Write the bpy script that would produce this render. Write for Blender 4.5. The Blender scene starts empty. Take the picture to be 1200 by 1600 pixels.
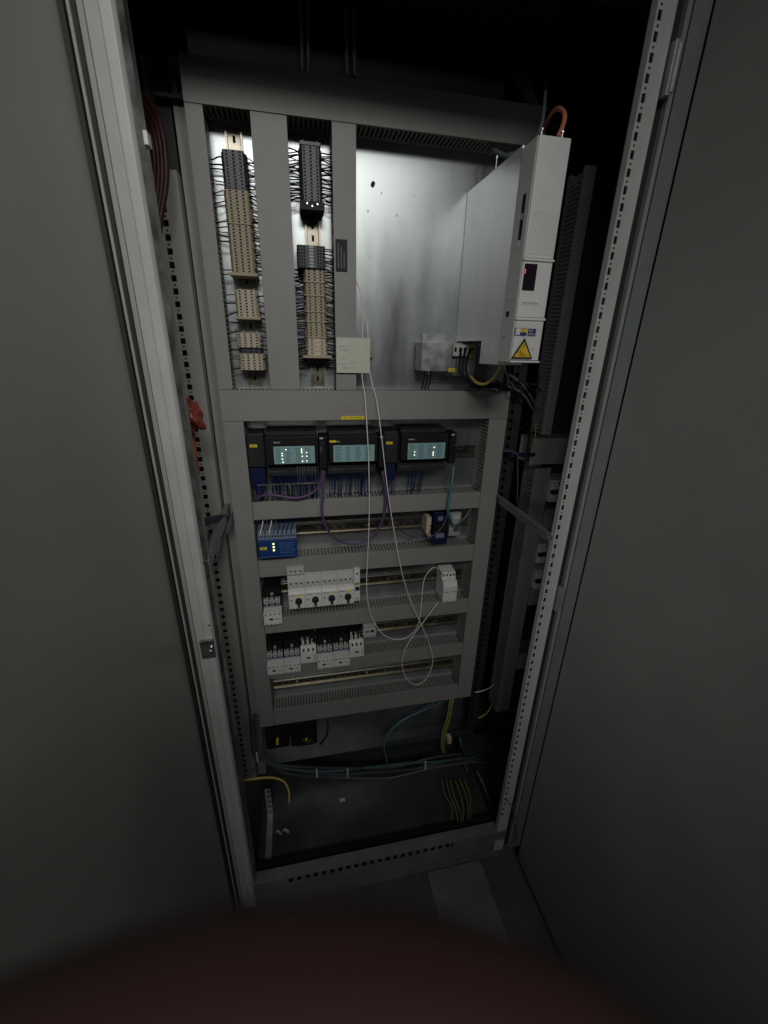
import bpy, bmesh, math, random
from mathutils import Vector, Matrix
random.seed(7)
sc = bpy.context.scene
col = sc.collection

# ------------------------------------------------------------------ camera, world, lamps, exposure
# metres; x right, y into the cabinet, z up; the lens is at height 0, the room floor at -1.70
CAM = Vector((0, -1.08, 0)); FPX = 649.567
RX = Vector((0.97952104, -0.19999842, 0.02322002))
DN = Vector((-0.05341426, -0.36931866, -0.92776648))
FW = Vector((0.19412742, 0.9075265, -0.37243817))
cam = bpy.data.objects.new('camera', bpy.data.cameras.new('camera')); col.objects.link(cam)
cam.matrix_world = Matrix(((RX.x, -DN.x, -FW.x, CAM.x), (RX.y, -DN.y, -FW.y, CAM.y), (RX.z, -DN.z, -FW.z, CAM.z), (0, 0, 0, 1)))
cam.data.sensor_fit = 'VERTICAL'; cam.data.sensor_height = 36; cam.data.lens = FPX / 1600 * 36
cam.data.clip_start = .004; cam.data.clip_end = 50
cam.data.dof.use_dof = True; cam.data.dof.focus_distance = 1.15; cam.data.dof.aperture_fstop = 6.6
sc.camera = cam
w = bpy.data.worlds.new('World'); sc.world = w; w.use_nodes = True
w.node_tree.nodes['Background'].inputs[0].default_value = (.8, .9, 1, 1)
w.node_tree.nodes['Background'].inputs[1].default_value = .004

def lamp(name, loc, target, sx, sy, power, colr, spread=math.pi):
    d = bpy.data.lights.new(name, 'AREA'); d.shape = 'RECTANGLE'; d.size = sx; d.size_y = sy
    d.energy = power; d.color = colr; d.spread = spread
    o = bpy.data.objects.new(name, d); col.objects.link(o); o.location = loc
    o.rotation_euler = (Vector(target) - Vector(loc)).to_track_quat('-Z', 'Y').to_euler()
    return o
lamp('hall_light', (-.08, -2.4, 1.16), (-.14, 0, -.40), .85, .36, 2.95, (1, .985, .96), math.radians(66))
lamp('bay_fill_light', (-1.05, -2.6, .15), (.72, 0, -.38), .5, .8, .32, (.97, 1, .99), math.radians(36))  # added fill without a known source, brightens the bay on the right
lamp('door_fill_light', (.62, -1.75, .95), (-.27, -.42, .20), .4, .4, .75, (1, .995, .94), math.radians(54))  # added fill near the camera to brighten the left door, no real source
sc.view_settings.view_transform = 'Standard'; sc.view_settings.look = 'None'
sc.view_settings.exposure = 0; sc.view_settings.gamma = 1; sc.view_settings.use_curve_mapping = False

def at(px, py, Y):
    d = FW + RX * ((px - 600) / FPX) + DN * ((py - 800) / FPX)
    return CAM + d * ((Y - CAM.y) / d.y)

# ------------------------------------------------------------------ materials
MATS = {}
def mat(name, c, rough=.5, metal=0., var=0., scale=20., bump=0., stretch=(1, 1, 1), rvar=0., emit=0., sss=0., spec=.5, trans=0.):
    m = bpy.data.materials.new(name); m.use_nodes = True; nt = m.node_tree; b = nt.nodes['Principled BSDF']
    b.inputs['Base Color'].default_value = (*c, 1); b.inputs['Roughness'].default_value = rough
    b.inputs['Metallic'].default_value = metal; b.inputs['Specular IOR Level'].default_value = spec
    if trans: b.inputs['Transmission Weight'].default_value = trans
    if emit: b.inputs['Emission Color'].default_value = (*c, 1); b.inputs['Emission Strength'].default_value = emit
    if sss: b.inputs['Subsurface Weight'].default_value = sss; b.inputs['Subsurface Radius'].default_value = (.01, .003, .002)
    if var or bump or rvar:
        tc = nt.nodes.new('ShaderNodeTexCoord'); mp = nt.nodes.new('ShaderNodeMapping'); mp.inputs['Scale'].default_value = stretch
        nt.links.new(tc.outputs['Object'], mp.inputs['Vector'])
        n = nt.nodes.new('ShaderNodeTexNoise'); n.inputs['Scale'].default_value = scale; n.inputs['Detail'].default_value = 6; n.inputs['Roughness'].default_value = .6
        nt.links.new(mp.outputs[0], n.inputs['Vector'])
        if var:
            r = nt.nodes.new('ShaderNodeMapRange'); r.inputs['From Min'].default_value = .3; r.inputs['From Max'].default_value = .7
            r.inputs['To Min'].default_value = 1 - var; r.inputs['To Max'].default_value = 1 + var
            nt.links.new(n.outputs['Fac'], r.inputs['Value'])
            mx = nt.nodes.new('ShaderNodeVectorMath'); mx.operation = 'SCALE'; mx.inputs[0].default_value = c
            nt.links.new(r.outputs[0], mx.inputs['Scale']); nt.links.new(mx.outputs[0], b.inputs['Base Color'])
        if rvar:
            r = nt.nodes.new('ShaderNodeMapRange'); r.inputs['From Min'].default_value = .3; r.inputs['From Max'].default_value = .7
            r.inputs['To Min'].default_value = max(.03, rough - rvar); r.inputs['To Max'].default_value = rough + rvar
            nt.links.new(n.outputs['Fac'], r.inputs['Value']); nt.links.new(r.outputs[0], b.inputs['Roughness'])
        if bump:
            bp = nt.nodes.new('ShaderNodeBump'); bp.inputs['Strength'].default_value = bump; bp.inputs['Distance'].default_value = .001
            nt.links.new(n.outputs['Fac'], bp.inputs['Height']); nt.links.new(bp.outputs[0], b.inputs['Normal'])
    MATS[name] = m; return m
M = MATS
mat('duct', (.27, .267, .252), .5, var=.06, scale=14, bump=.05)
mat('duct_in', (.27, .27, .26), .55)
mat('paint', (.345, .34, .32), .42, var=.07, scale=4, bump=.12, rvar=.10)
mat('paint_right_shaded', (.31, .306, .29), .5, var=.08, scale=4, bump=.12, rvar=.10)  # same paint as the left door, darkened for the weaker light there
mat('post_paint', (.48, .48, .47), .38, var=.08, scale=12, bump=.1)
mat('dim_dusty_paint', (.17, .17, .16), .6, var=.25, scale=10, bump=.1)  # dusty cabinet paint, with the dimness at the cabinet foot put into it
mat('zinc', (.47, .505, .505), .335, .94, var=.20, scale=12, bump=.05, stretch=(1, 1, .25), rvar=.05)
mat('zinc_dull', (.48, .49, .49), .42, 1, var=.3, scale=30, bump=.2, rvar=.08)
mat('casing', (.92, .93, .92), .36, .55, var=.12, scale=9, bump=.08, stretch=(1, 1, .25), rvar=.07)
mat('flange_zinc', (.22, .24, .245), .5, .3, var=.10, scale=14)
mat('dim_yg', (.17, .17, .05), .6)  # earth wire yellow-green, darkened to hold the dim light at the cabinet bottom
mat('strut_steel', (.35, .36, .36), .45, .6, var=.15, scale=20)
mat('rail', (.33, .31, .25), .36, 1, var=.25, scale=25, stretch=(1, 1, 1), rvar=.10)
mat('grid_grey', (.075, .08, .09), .5)
mat('grey_green', (.10, .14, .14), .5)
mat('white_plastic', (.75, .75, .73), .4, var=.04, scale=40)
mat('drive_plastic', (.70, .70, .69), .45, var=.03, scale=20)
mat('white_terminal', (.54, .54, .52), .45, var=.06, scale=60)
mat('beige', (.40, .345, .235), .5, var=.18, scale=160)
mat('beige_light', (.55, .49, .37), .5, var=.15, scale=160)
mat('terminal_dark', (.055, .058, .068), .4, var=.1, scale=120)
mat('black', (.010, .010, .011), .55, spec=.3)
mat('hole', (.004, .004, .004), .9)
mat('rubber', (.02, .02, .02), .6)
mat('wire_black', (.006, .006, .007), .6, spec=.2)
mat('wire_blue', (.007, .016, .085), .55, spec=.25)
mat('navy', (.008, .013, .05), .4)
mat('purple', (.10, .055, .14), .45)
mat('turq', (.08, .21, .235), .4)
mat('steel_blue_cable', (.06, .11, .13), .45)
mat('grey_cable', (.11, .12, .13), .45)
mat('orange', (.55, .10, .035), .5, var=.2, scale=40)
mat('orange_pale', (.62, .22, .13), .5)
mat('dark_orange', (.045, .010, .008), .5)
mat('shaded_hose_red', (.035, .010, .007), .5)
mat('module_grey', (.022, .023, .026), .45)
mat('trunk', (.05, .06, .065), .45)
mat('red_bag', (.24, .045, .03), .3, var=.3, scale=25, bump=.8)
mat('yg', (.30, .30, .07), .5, var=.35, scale=60)
mat('wire_yellow', (.72, .56, .16), .45)
mat('wire_white', (.88, .88, .84), .4)
mat('psu_blue', (.012, .05, .20), .4, var=.08, scale=60)
mat('psu_grey', (.18, .22, .30), .5)
mat('yellow', (.80, .64, .03), .5)
mat('warn', (.72, .47, .02), .5)
mat('cyan', (.27, .44, .46), .5, var=.06, scale=50)
mat('cyan_dark', (.09, .17, .19), .5)
mat('ink', (.02, .02, .02), .6)
mat('card', (.60, .60, .50), .7, var=.05, scale=30)
mat('screen', (.012, .006, .012), .12)
mat('label_blue', (.02, .035, .13), .5)
mat('label_white', (.7, .7, .68), .5)
mat('red_mark', (.35, .02, .02), .5)
mat('led', (.95, .95, .35), .5, emit=1.6)
mat('led_white', (1, .98, .7), .5, emit=1.8)
mat('led_red', (1, .10, .22), .5, emit=1.0)
mat('scuff', (.62, .63, .62), .5)
mat('screw', (.75, .75, .73), .22, 1)
mat('clear', (.35, .38, .36), .3, var=.1, scale=60)
mat('copper', (.55, .32, .18), .35, 1)
mat('shaded_interior', (.022, .023, .025), .6, var=.2, scale=10)  # near-black: the shade inside the cabinet is put into this colour
mat('bottom_plate', (.055, .055, .057), .42, .2, var=.4, scale=7, rvar=.12)
mat('psu_text', (.22, .32, .55), .5)
mat('floor_mat', (.10, .10, .105), .6, var=.25, scale=6)
mat('floor_plate', (.19, .19, .21), .6, var=.3, scale=5)
mat('skin', (.036, .0115, .010), .65)
mat('nail', (.6, .32, .27), .3)
mat('tie', (.55, .55, .52), .5)

# ------------------------------------------------------------------ mesh helpers
class MB:
    def __init__(s): s.v = []; s.f = []; s.m = []; s.mats = []; s.sm = []
    def mi(s, m):
        if m not in s.mats: s.mats.append(m)
        return s.mats.index(m)
    def box(s, x0, x1, y0, y1, z0, z1, m):
        n = len(s.v); k = s.mi(m)
        s.v += [(x0, y0, z0), (x1, y0, z0), (x1, y1, z0), (x0, y1, z0), (x0, y0, z1), (x1, y0, z1), (x1, y1, z1), (x0, y1, z1)]
        for f in ((0, 1, 5, 4), (1, 2, 6, 5), (2, 3, 7, 6), (3, 0, 4, 7), (4, 5, 6, 7), (3, 2, 1, 0)):
            s.f.append(tuple(n + i for i in f)); s.m.append(k); s.sm.append(False)
        return s
    def prism(s, prof, a, b, axis, m):
        # profile polygon extruded from a to b along axis ('x': prof=(y,z); 'y': prof=(x,z); 'z': prof=(x,y))
        n = len(s.v); k = s.mi(m); c = len(prof)
        for t in (a, b):
            for p, q in prof:
                s.v.append({'x': (t, p, q), 'y': (p, t, q), 'z': (p, q, t)}[axis])
        for i in range(c):
            j = (i + 1) % c; s.f.append((n + i, n + j, n + c + j, n + c + i)); s.m.append(k); s.sm.append(False)
        s.f.append(tuple(n + i for i in range(c - 1, -1, -1))); s.m.append(k); s.sm.append(False)
        s.f.append(tuple(n + c + i for i in range(c))); s.m.append(k); s.sm.append(False)
        return s
    def cyl(s, c, r, a, b, axis, m, seg=12):
        pr = [(c[0] + r * math.cos(2 * math.pi * i / seg), c[1] + r * math.sin(2 * math.pi * i / seg)) for i in range(seg)]
        return s.prism(pr, a, b, axis, m)
    def tube(s, pts, r, m, seg=6, sub=6):
        P = [Vector(p) for p in pts]
        if len(P) > 2 and sub > 1:
            Q = []
            for i in range(len(P) - 1):
                p0 = P[max(i - 1, 0)]; p1 = P[i]; p2 = P[i + 1]; p3 = P[min(i + 2, len(P) - 1)]
                for j in range(sub):
                    t = j / sub
                    Q.append(.5 * ((2 * p1) + (p2 - p0) * t + (2 * p0 - 5 * p1 + 4 * p2 - p3) * t * t + (3 * p1 - p0 - 3 * p2 + p3) * t ** 3))
            Q.append(P[-1]); P = Q
        n = len(s.v); k = s.mi(m); L = len(P); up = None
        for i, p in enumerate(P):
            t = (P[min(i + 1, L - 1)] - P[max(i - 1, 0)]).normalized()
            if up is None: up = t.cross(Vector((.3, .5, .81))).normalized()
            up = (up - t * up.dot(t)).normalized(); bi = t.cross(up)
            for j in range(seg):
                a = 2 * math.pi * j / seg; s.v.append(tuple(p + (up * math.cos(a) + bi * math.sin(a)) * r))
        for i in range(L - 1):
            for j in range(seg):
                q = (j + 1) % seg
                s.f.append((n + i * seg + j, n + i * seg + q, n + (i + 1) * seg + q, n + (i + 1) * seg + j)); s.m.append(k); s.sm.append(True)
        s.f.append(tuple(n + j for j in range(seg - 1, -1, -1))); s.m.append(k); s.sm.append(False)
        s.f.append(tuple(n + (L - 1) * seg + j for j in range(seg))); s.m.append(k); s.sm.append(False)
        return s
    def build(s, name, parent=None, origin=None, bevel=0.):
        me = bpy.data.meshes.new(name)
        if origin is None and parent is None:
            xs = [v[0] for v in s.v]; ys = [v[1] for v in s.v]; zs = [v[2] for v in s.v]
            origin = ((min(xs) + max(xs)) / 2, (min(ys) + max(ys)) / 2, min(zs))
        off = Vector(origin) if origin is not None else Vector(parent.get('_o', (0, 0, 0)))
        me.from_pydata([tuple(Vector(v) - off) for v in s.v], [], s.f)
        for m in s.mats: me.materials.append(M[m])
        me.polygons.foreach_set('material_index', s.m); me.polygons.foreach_set('use_smooth', s.sm); me.update()
        bm = bmesh.new(); bm.from_mesh(me); bmesh.ops.recalc_face_normals(bm, faces=bm.faces); bm.to_mesh(me); bm.free()
        o = bpy.data.objects.new(name, me); col.objects.link(o)
        if parent is not None:
            o.parent = parent
            if origin is not None: o.location = Vector(origin) - Vector(parent['_o'])
        else: o.location = off
        o['_o'] = tuple(off)
        if bevel:
            b = o.modifiers.new('bevel', 'BEVEL'); b.width = bevel; b.segments = 2; b.limit_method = 'ANGLE'; b.angle_limit = math.radians(50)
        return o

def tag(o, label, cat, group=None, kind=None):
    o['label'] = label
    if cat: o['category'] = cat
    if group: o['group'] = group
    if kind: o['kind'] = kind
    return o
def thing(name, loc, label, cat, group=None):
    o = bpy.data.objects.new(name, None); col.objects.link(o); o.location = loc; o.empty_display_size = .02; o['_o'] = tuple(loc)
    return tag(o, label, cat, group)
def copy_tree(o, delta, label=None):
    c = o.copy(); col.objects.link(c); c.location = o.location + Vector(delta); c['_o'] = tuple(Vector(o['_o']) + Vector(delta))
    if label: c['label'] = label
    for ch in [k for k in bpy.data.objects if k.parent == o]:
        d = ch.copy(); col.objects.link(d); d.parent = c
        for g in [k for k in bpy.data.objects if k.parent == ch]:
            e = g.copy(); col.objects.link(e); e.parent = d
    return c
def text(s, x, z, Y, h, m, parent, name='lettering', width=None, rot=0., axis='y', bold=.0):
    cu = bpy.data.curves.new(name, 'FONT'); cu.body = s; cu.size = 1; cu.extrude = 0; cu.offset = bold
    t = bpy.data.objects.new('tmp', cu); col.objects.link(t)
    bpy.context.view_layer.update()
    me = bpy.data.meshes.new_from_object(t); bpy.data.objects.remove(t)
    xs = [v.co.x for v in me.vertices]; ys = [v.co.y for v in me.vertices]
    w0 = max(xs) - min(xs); h0 = max(ys) - min(ys); k = h / h0; kx = (width / w0) if width else k
    off = Vector(parent['_o'])
    for v in me.vertices:
        a = (v.co.x - min(xs)) * kx; b = (v.co.y - min(ys)) * k
        a, b = a * math.cos(rot) - b * math.sin(rot), a * math.sin(rot) + b * math.cos(rot)
        v.co = Vector((x + a, Y, z + b)) - off
    me.materials.append(M[m]); o = bpy.data.objects.new(name, me); col.objects.link(o); o.parent = parent; o['_o'] = tuple(off)
    return o

def holed_strip(x0, x1, z0, z1, Y, th, pitch, hx, hw, hh, m, name, parent, small=True, dot=.0022):
    # flat steel strip with square holes and small round holes between them, real openings
    bm = bmesh.new(); n = int((z1 - z0) / pitch)
    def ring(cx, cz, pts, a0, a1, b0, b1):
        outer = []
        k = len(pts) // 4
        cor = [(a0, b0), (a1, b0), (a1, b1), (a0, b1)]
        for i in range(4):
            p, q = cor[i], cor[(i + 1) % 4]
            for j in range(k): outer.append((p[0] + (q[0] - p[0]) * j / k, p[1] + (q[1] - p[1]) * j / k))
        vo = [bm.verts.new((x, Y, z)) for x, z in outer]; vi = [bm.verts.new((x, Y, z)) for x, z in pts]
        for i in range(len(pts)):
            j = (i + 1) % len(pts); bm.faces.new((vo[i], vo[j], vi[j], vi[i]))
    def quad(a0, a1, b0, b1):
        bm.faces.new([bm.verts.new(p) for p in ((a0, Y, b0), (a1, Y, b0), (a1, Y, b1), (a0, Y, b1))])
    cl, cr = hx - hw * .5 - .002, hx + hw * .5 + .002
    if cl > x0: quad(x0, cl, z0, z0 + n * pitch)
    quad(cr, x1, z0, z0 + n * pitch)
    for i in range(n):
        b = z0 + i * pitch; h2 = pitch * .64
        c = b + h2 / 2
        sq = [(hx - hw / 2, c - hh / 2), (hx, c - hh / 2), (hx + hw / 2, c - hh / 2), (hx + hw / 2, c), (hx + hw / 2, c + hh / 2), (hx, c + hh / 2), (hx - hw / 2, c + hh / 2), (hx - hw / 2, c)]
        ring(hx, c, sq, cl, cr, b, b + h2)
        if small:
            c2 = b + (h2 + pitch) / 2
            pts = [(hx + dot * math.cos(math.radians(225 + 45 * k)), c2 + dot * math.sin(math.radians(225 + 45 * k))) for k in range(8)]
            ring(hx, c2, pts, cl, cr, b + h2, b + pitch)
        else: quad(cl, cr, b + h2, b + pitch)
    bmesh.ops.remove_doubles(bm, verts=bm.verts, dist=.00005)
    off = Vector(parent['_o'])
    for v in bm.verts: v.co -= off
    me = bpy.data.meshes.new(name); bmesh.ops.recalc_face_normals(bm, faces=bm.faces); bm.to_mesh(me); bm.free()
    me.materials.append(M[m]); o = bpy.data.objects.new(name, me); col.objects.link(o); o.parent = parent; o['_o'] = tuple(off)
    so = o.modifiers.new('thick', 'SOLIDIFY'); so.thickness = th; so.offset = 0
    return o

# ================================================================== SETTING
f = MB().box(-3, 3.5, -4, 1.5, -1.80, -1.70, 'floor_mat').build('floor'); f['kind'] = 'structure'
p = MB().box(.36, .556, -.50, -.262, -1.6990, -1.6930, 'floor_plate').build('floor_plate'); p['kind'] = 'structure'; p['label'] = 'lighter grey floor plate in front of the cabinet foot'
f['label'] = 'dull grey room floor in front of the cabinet'

# ------------------------------------------------------------------ enclosure
PF = -.29     # front plane of the frame
cab = thing('cabinet', (.2, .1, -1.69), 'tall grey steel switch cabinet standing with both doors wide open', 'cabinet')
# left front post: profiled steel section
MB().prism([(-.236, PF), (-.219, PF - .003), (-.216, PF - .0045), (-.203, PF - .0045), (-.200, PF), (-.1985, PF + .004), (-.1985, PF + .045), (-.236, PF + .045)], -1.60, .60, 'z', 'post_paint').build('post', cab, bevel=.0008)
MB().prism([(-.1980, PF + .003), (-.1912, PF + .010), (-.1930, PF + .040), (-.1980, PF + .044)], -1.56, .60, 'z', 'zinc_dull').build('inner_flange', cab)
# lock catch on the post
lk = MB().box(-.228, -.2005, PF - .012, PF - .005, -.640, -.594, 'zinc_dull').build('lock_catch', cab, bevel=.001)
MB().cyl((-.206, -.612), .0035, PF - .0155, PF - .0121, 'y', 'screw').cyl((-.209, -.622), .0022, PF - .0145, PF - .0121, 'y', 'screw', 8).build('screw', lk)
MB().cyl((-.205, -.560), .0022, PF - .0050, PF - .0046, 'y', 'hole').build('bolt_hole', cab)
MB().box(-.197, -.186, PF + .010, PF + .028, .258, .274, 'label_white').build('clip', cab)
# right front post with square system holes
holed_strip(.5820, .6165, -1.42, .60, PF, .0015, .025, .5890, .0072, .0125, 'post_paint', 'post', cab)
MB().box(.6155, .6170, PF + .001, PF + .05, -1.60, .60, 'post_paint').box(.5818, .5828, PF + .001, PF + .014, -1.58, .60, 'post_paint').box(.5820, .6160, PF - .0006, PF + .0008, -1.60, -1.42, 'post_paint').build('post_flange', cab)
MB().box(.604, .615, PF + .035, PF + .048, -1.58, .60, 'shaded_interior').build('post_rear_web', cab)
MB().box(.618, .640, PF + .012, PF + .016, -1.60, .60, 'rubber').box(.6370, .6455, PF + .001, PF + .0115, -1.60, .60, 'duct_in').build('sealing_channel', cab)
# hinges at the right post
for z in (.425, -.585):
    h = MB().box(.6195, .6290, PF - .013, PF + .002, z - .035, z + .035, 'strut_steel').build('hinge', cab, bevel=.001)
    MB().cyl((.6285, PF - .010), .0050, z - .030, z + .030, 'z', 'strut_steel').build('hinge_pin', h)
# doors (panel, flange, gasket)
def door(sx, x, y0, w_, m):
    d = MB().box(min(x, x + sx * .022), max(x, x + sx * .022), y0 - w_, y0, -1.66, .75, m).build('door', cab, bevel=.0015)
    return d
dl = door(-1, -.2600, PF - .012, 1.0, 'paint')
MB().box(-.2598, -.2535, PF - .020, PF - .011, -1.57, .75, 'rubber').box(-.2515, -.2480, PF - .014, PF - .008, -1.57, .75, 'paint').box(-.2470, -.2440, PF - .010, PF - .003, -1.57, .75, 'rubber').build('gasket', dl)
MB().box(-.2435, -.2365, PF - .002, PF + .04, -1.57, .75, 'paint').build('hinge_channel', cab)
dr = door(1, .6800, PF - .0045, 1.0, 'paint_right_shaded')
MB().box(.6465, .6785, PF - .0020, PF + .0, -1.60, .60, 'flange_zinc').build('sealing_flange', cab)
# sill rail, bottom, plinth, top rail
sill = MB().box(-.21, .615, PF - .001, PF + .0008, -1.546, -1.5255, 'dim_dusty_paint').box(-.21, .615, PF - .001, PF + .03, -1.5045, -1.500, 'dim_dusty_paint').box(-.21, .615, PF + .031, PF + .034, -1.56, -1.5015, 'dim_dusty_paint').build('sill', cab)
sb = MB()
xx = -.11
while xx < .42:
    sb.box(xx, xx + .0125, PF - .001, PF + .0008, -1.5250, -1.5050, 'dim_dusty_paint'); xx += .025
sb.box(-.21, -.1105, PF - .001, PF + .0008, -1.5250, -1.5050, 'dim_dusty_paint').box(.4225, .615, PF - .001, PF + .0008, -1.5250, -1.5050, 'dim_dusty_paint').build('hole_strip', sill)
MB().box(-.20, .605, PF + .035, .50, -1.562, -1.556, 'bottom_plate').build('bottom_panel', cab)
MB().box(-.21, .62, PF + .012, PF + .030, -1.655, -1.568, 'dim_dusty_paint').build('plinth', cab)
MB().box(-.21, .62, PF + .050, PF + .053, -1.699, -1.50, 'hole').build('plinth_gap_dark', cab)  # black sheet standing in for the dark gaps around the plinth
MB().box(-.24, .63, PF, PF + .06, .525, .60, 'shaded_interior').build('top_rail', cab)
MB().box(-.60, 1.6, PF + .02, .52, .62, .63, 'shaded_interior').build('roof', cab)
MB().box(-.60, 1.6, .50, .52, -1.69, .62, 'shaded_interior').build('back_panel', cab)
MB().box(-.34, -.335, PF + .05, .50, -1.60, .62, 'shaded_interior').build('side_panel', cab)
# depth struts
for x, zz in ((-.190, -.420), (.571, -.422)):
    sg = 1 if x > 0 else -1
    xa = x + (.012 if sg > 0 else 0)
    st = MB().prism([(PF + .01, zz - .012), (PF + .01, zz + .014), (.03, zz + .014), (.03, zz - .012)], xa - .001, xa + .001, 'x', 'strut_steel')
    st.box(xa - .012, xa - .0011, PF + .012, .03, zz + .0125, zz + .0142, 'strut_steel')
    s_ = st.build('strut', cab)
    MB().cyl((xa - .006, zz + .006), .0045, PF + .002, PF + .009, 'y', 'screw').build('bolt', s_)
# inner side rails left and right of the mounting plate
holed_strip(-.2550, -.2090, -1.4600, .3155, .01, .0015, .025, -.2425, .0105, .012, 'paint', 'side_rail', cab)
MB().box(-.2550, -.2545, .011, .05, -1.45, .315, 'paint').box(-.2090, -.2085, .011, .05, -1.45, .315, 'paint').build('side_rail_return', cab)
MB().box(-.2540, -.2100, .045, .048, -1.45, .50, 'shaded_interior').build('side_rail_web', cab)
holed_strip(.5900, .6300, -1.40, .50, .025, .0015, .025, .6020, .0105, .012, 'shaded_interior', 'side_rail', cab)  # counterpart of the left rail, its shade put into the dark colour
MB().box(.5905, .6290, .055, .057, -1.40, .50, 'hole').build('side_rail_web', cab)

# mounting plate
pl = thing('mounting_plate', (.2, .071, -1.47), 'large shiny galvanised mounting plate at the back behind ducts and devices', 'metal plate')
MB().box(-.2050, .5850, .0700, .0730, -1.47, .497, 'zinc').build('sheet', pl, bevel=.0008)
MB().box(-.2050, -.1790, .040, .0695, -1.47, .50, 'paint').build('edge_fold', pl)
for px, py in ((583, 287), (579, 560), (790, 236), (667, 527), (694, 527), (662, 582)):
    p = at(px, py, .066)
    MB().cyl((p.x, p.z), .0045, .0640, .0699, 'y', 'screw' if px != 583 else 'black', 14).cyl((p.x, p.z), .0022, .0633, .0639, 'y', 'black', 6).build('screw', pl)
# dents/handprints: small shallow paint chips on the plate
sp = MB()
for px, py, a, b in ((575, 330, .0035, .006), (596, 302, .003, .004), (620, 336, .003, .006), (648, 305, .0022, .004), (660, 338, .002, .002), (578, 400, .003, .004), (603, 365, .002, .003)):
    p = at(px, py, .0698)
    a *= .6; b *= .7
    sp.prism([(p.x + a * math.cos(t) * random.uniform(.5, 1.1), p.z + b * math.sin(t) * random.uniform(.5, 1.1)) for t in [k * .785 for k in range(8)]], .0694, .0699, 'y', 'scuff')
sp.build('scuff_mark', pl)

# ------------------------------------------------------------------ slotted cable ducts
DD = .069
def duct(x0, x1, z0, z1, label, Y=0., sides=(1, 1), pitch=.0100, ends=True, m='duct'):
    vert = (z1 - z0) > (x1 - x0)
    g = 'slotted grey cable ducts on the mounting plate' if m == 'duct' and x1 < .6 else 'slotted cable ducts of the bay on the right'
    t = thing('cable_duct', ((x0 + x1) / 2, Y + DD, z0), label, 'cable duct', g)
    cv = MB().box(x0, x1, Y, Y + .0018, z0, z1, m).build('cover', t, bevel=.0007)
    cv.rotation_euler = (random.uniform(-.0012, .0012), random.uniform(-.0012, .0012) if vert else 0, 0)
    b = MB(); e = .0012
    b.box(x0 + e, x1 - e, Y + DD - .0020, Y + DD, z0 + e, z1 - e, m)
    a0, a1 = (z0, z1) if vert else (x0, x1)
    c0, c1 = (x0, x1) if vert else (z0, z1)
    def wall(c, s0, s1, y0, y1):
        if vert: b.box(c, c + .0014, y0, y1, s0, s1, m)
        else: b.box(s0, s1, y0, y1, c, c + .0014, m)
    for k, c in enumerate((c0 + e, c1 - e - .0014)):
        if not sides[k]: wall(c, a0 + e, a1 - e, Y + .0019, Y + DD - .0021); continue
        wall(c, a0 + e, a1 - e, Y + .0019, Y + .010); wall(c, a0 + e, a1 - e, Y + DD - .014, Y + DD - .0021)
        n = int((a1 - a0 - .004) / pitch)
        for i in range(n):
            s = a0 + .002 + i * pitch
            wall(c, s, s + pitch * .52, Y + .0101, Y + DD - .0141)
    b.build('channel', t)
    return t
duct(-.178, .576, .4205, .4918, 'horizontal grey cable duct along the top, above the terminal strips')
duct(-.178, -.1449, -.107, .4195, 'narrow vertical cable duct at the upper left, left of the long terminal strip', pitch=.0095)
duct(-.0582, .0124, -.107, .4195, 'wide vertical cable duct between the two terminal strips')
duct(.1014, .1517, -.107, .4195, 'vertical cable duct carrying the black nameplate and the hanging paper card')
duct(-.178, .576, -.1818, -.108, 'wide horizontal cable duct with yellow label strip between upper and lower halves')
duct(-.178, -.1285, -1.1985, -.1828, 'long vertical cable duct down the lower left side of the panel')
duct(.5227, .576, -1.1985, -.1828, 'long vertical cable duct down the lower right side of the panel')
for z0, z1, l in ((-.4468, -.3958, 'horizontal cable duct directly under the black input modules'),
                  (-.6251, -.5697, 'horizontal cable duct under the blue power supply'),
                  (-.8214, -.7688, 'horizontal cable duct under the rotary motor switches'),
                  (-.9967, -.9479, 'horizontal cable duct behind the lowest row of contactors'),
                  (-1.1985, -1.1331, 'bottom horizontal cable duct under the empty rail')):
    duct(-.1275, .5217, z0, z1, l)

# black nameplate, yellow strip label
t = thing('nameplate', (.119, -.002, .152), 'small black engraved nameplate on the vertical duct above the paper card', 'nameplate')
MB().box(.1055, .1315, -.0022, -.0003, .153, .2155, 'black').build('plate', t, bevel=.0004)
for i, x in enumerate((.110, .1165, .123)): text('0000000000'[:9 - i], x + .003, .159, -.0025, .0032, 'psu_grey', t, rot=math.pi / 2, width=.048 - .007 * i)
t = thing('strip_label', (.14, -.002, -.180), 'thin yellow marking strip on the wide middle duct', 'label')
MB().box(.112, .173, -.0018, -.0003, -.1800, -.1715, 'yellow').build('plate', t)
text('W1 + Steuerung', .119, -.1778, -.0020, .0045, 'ink', t, width=.045)

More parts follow.
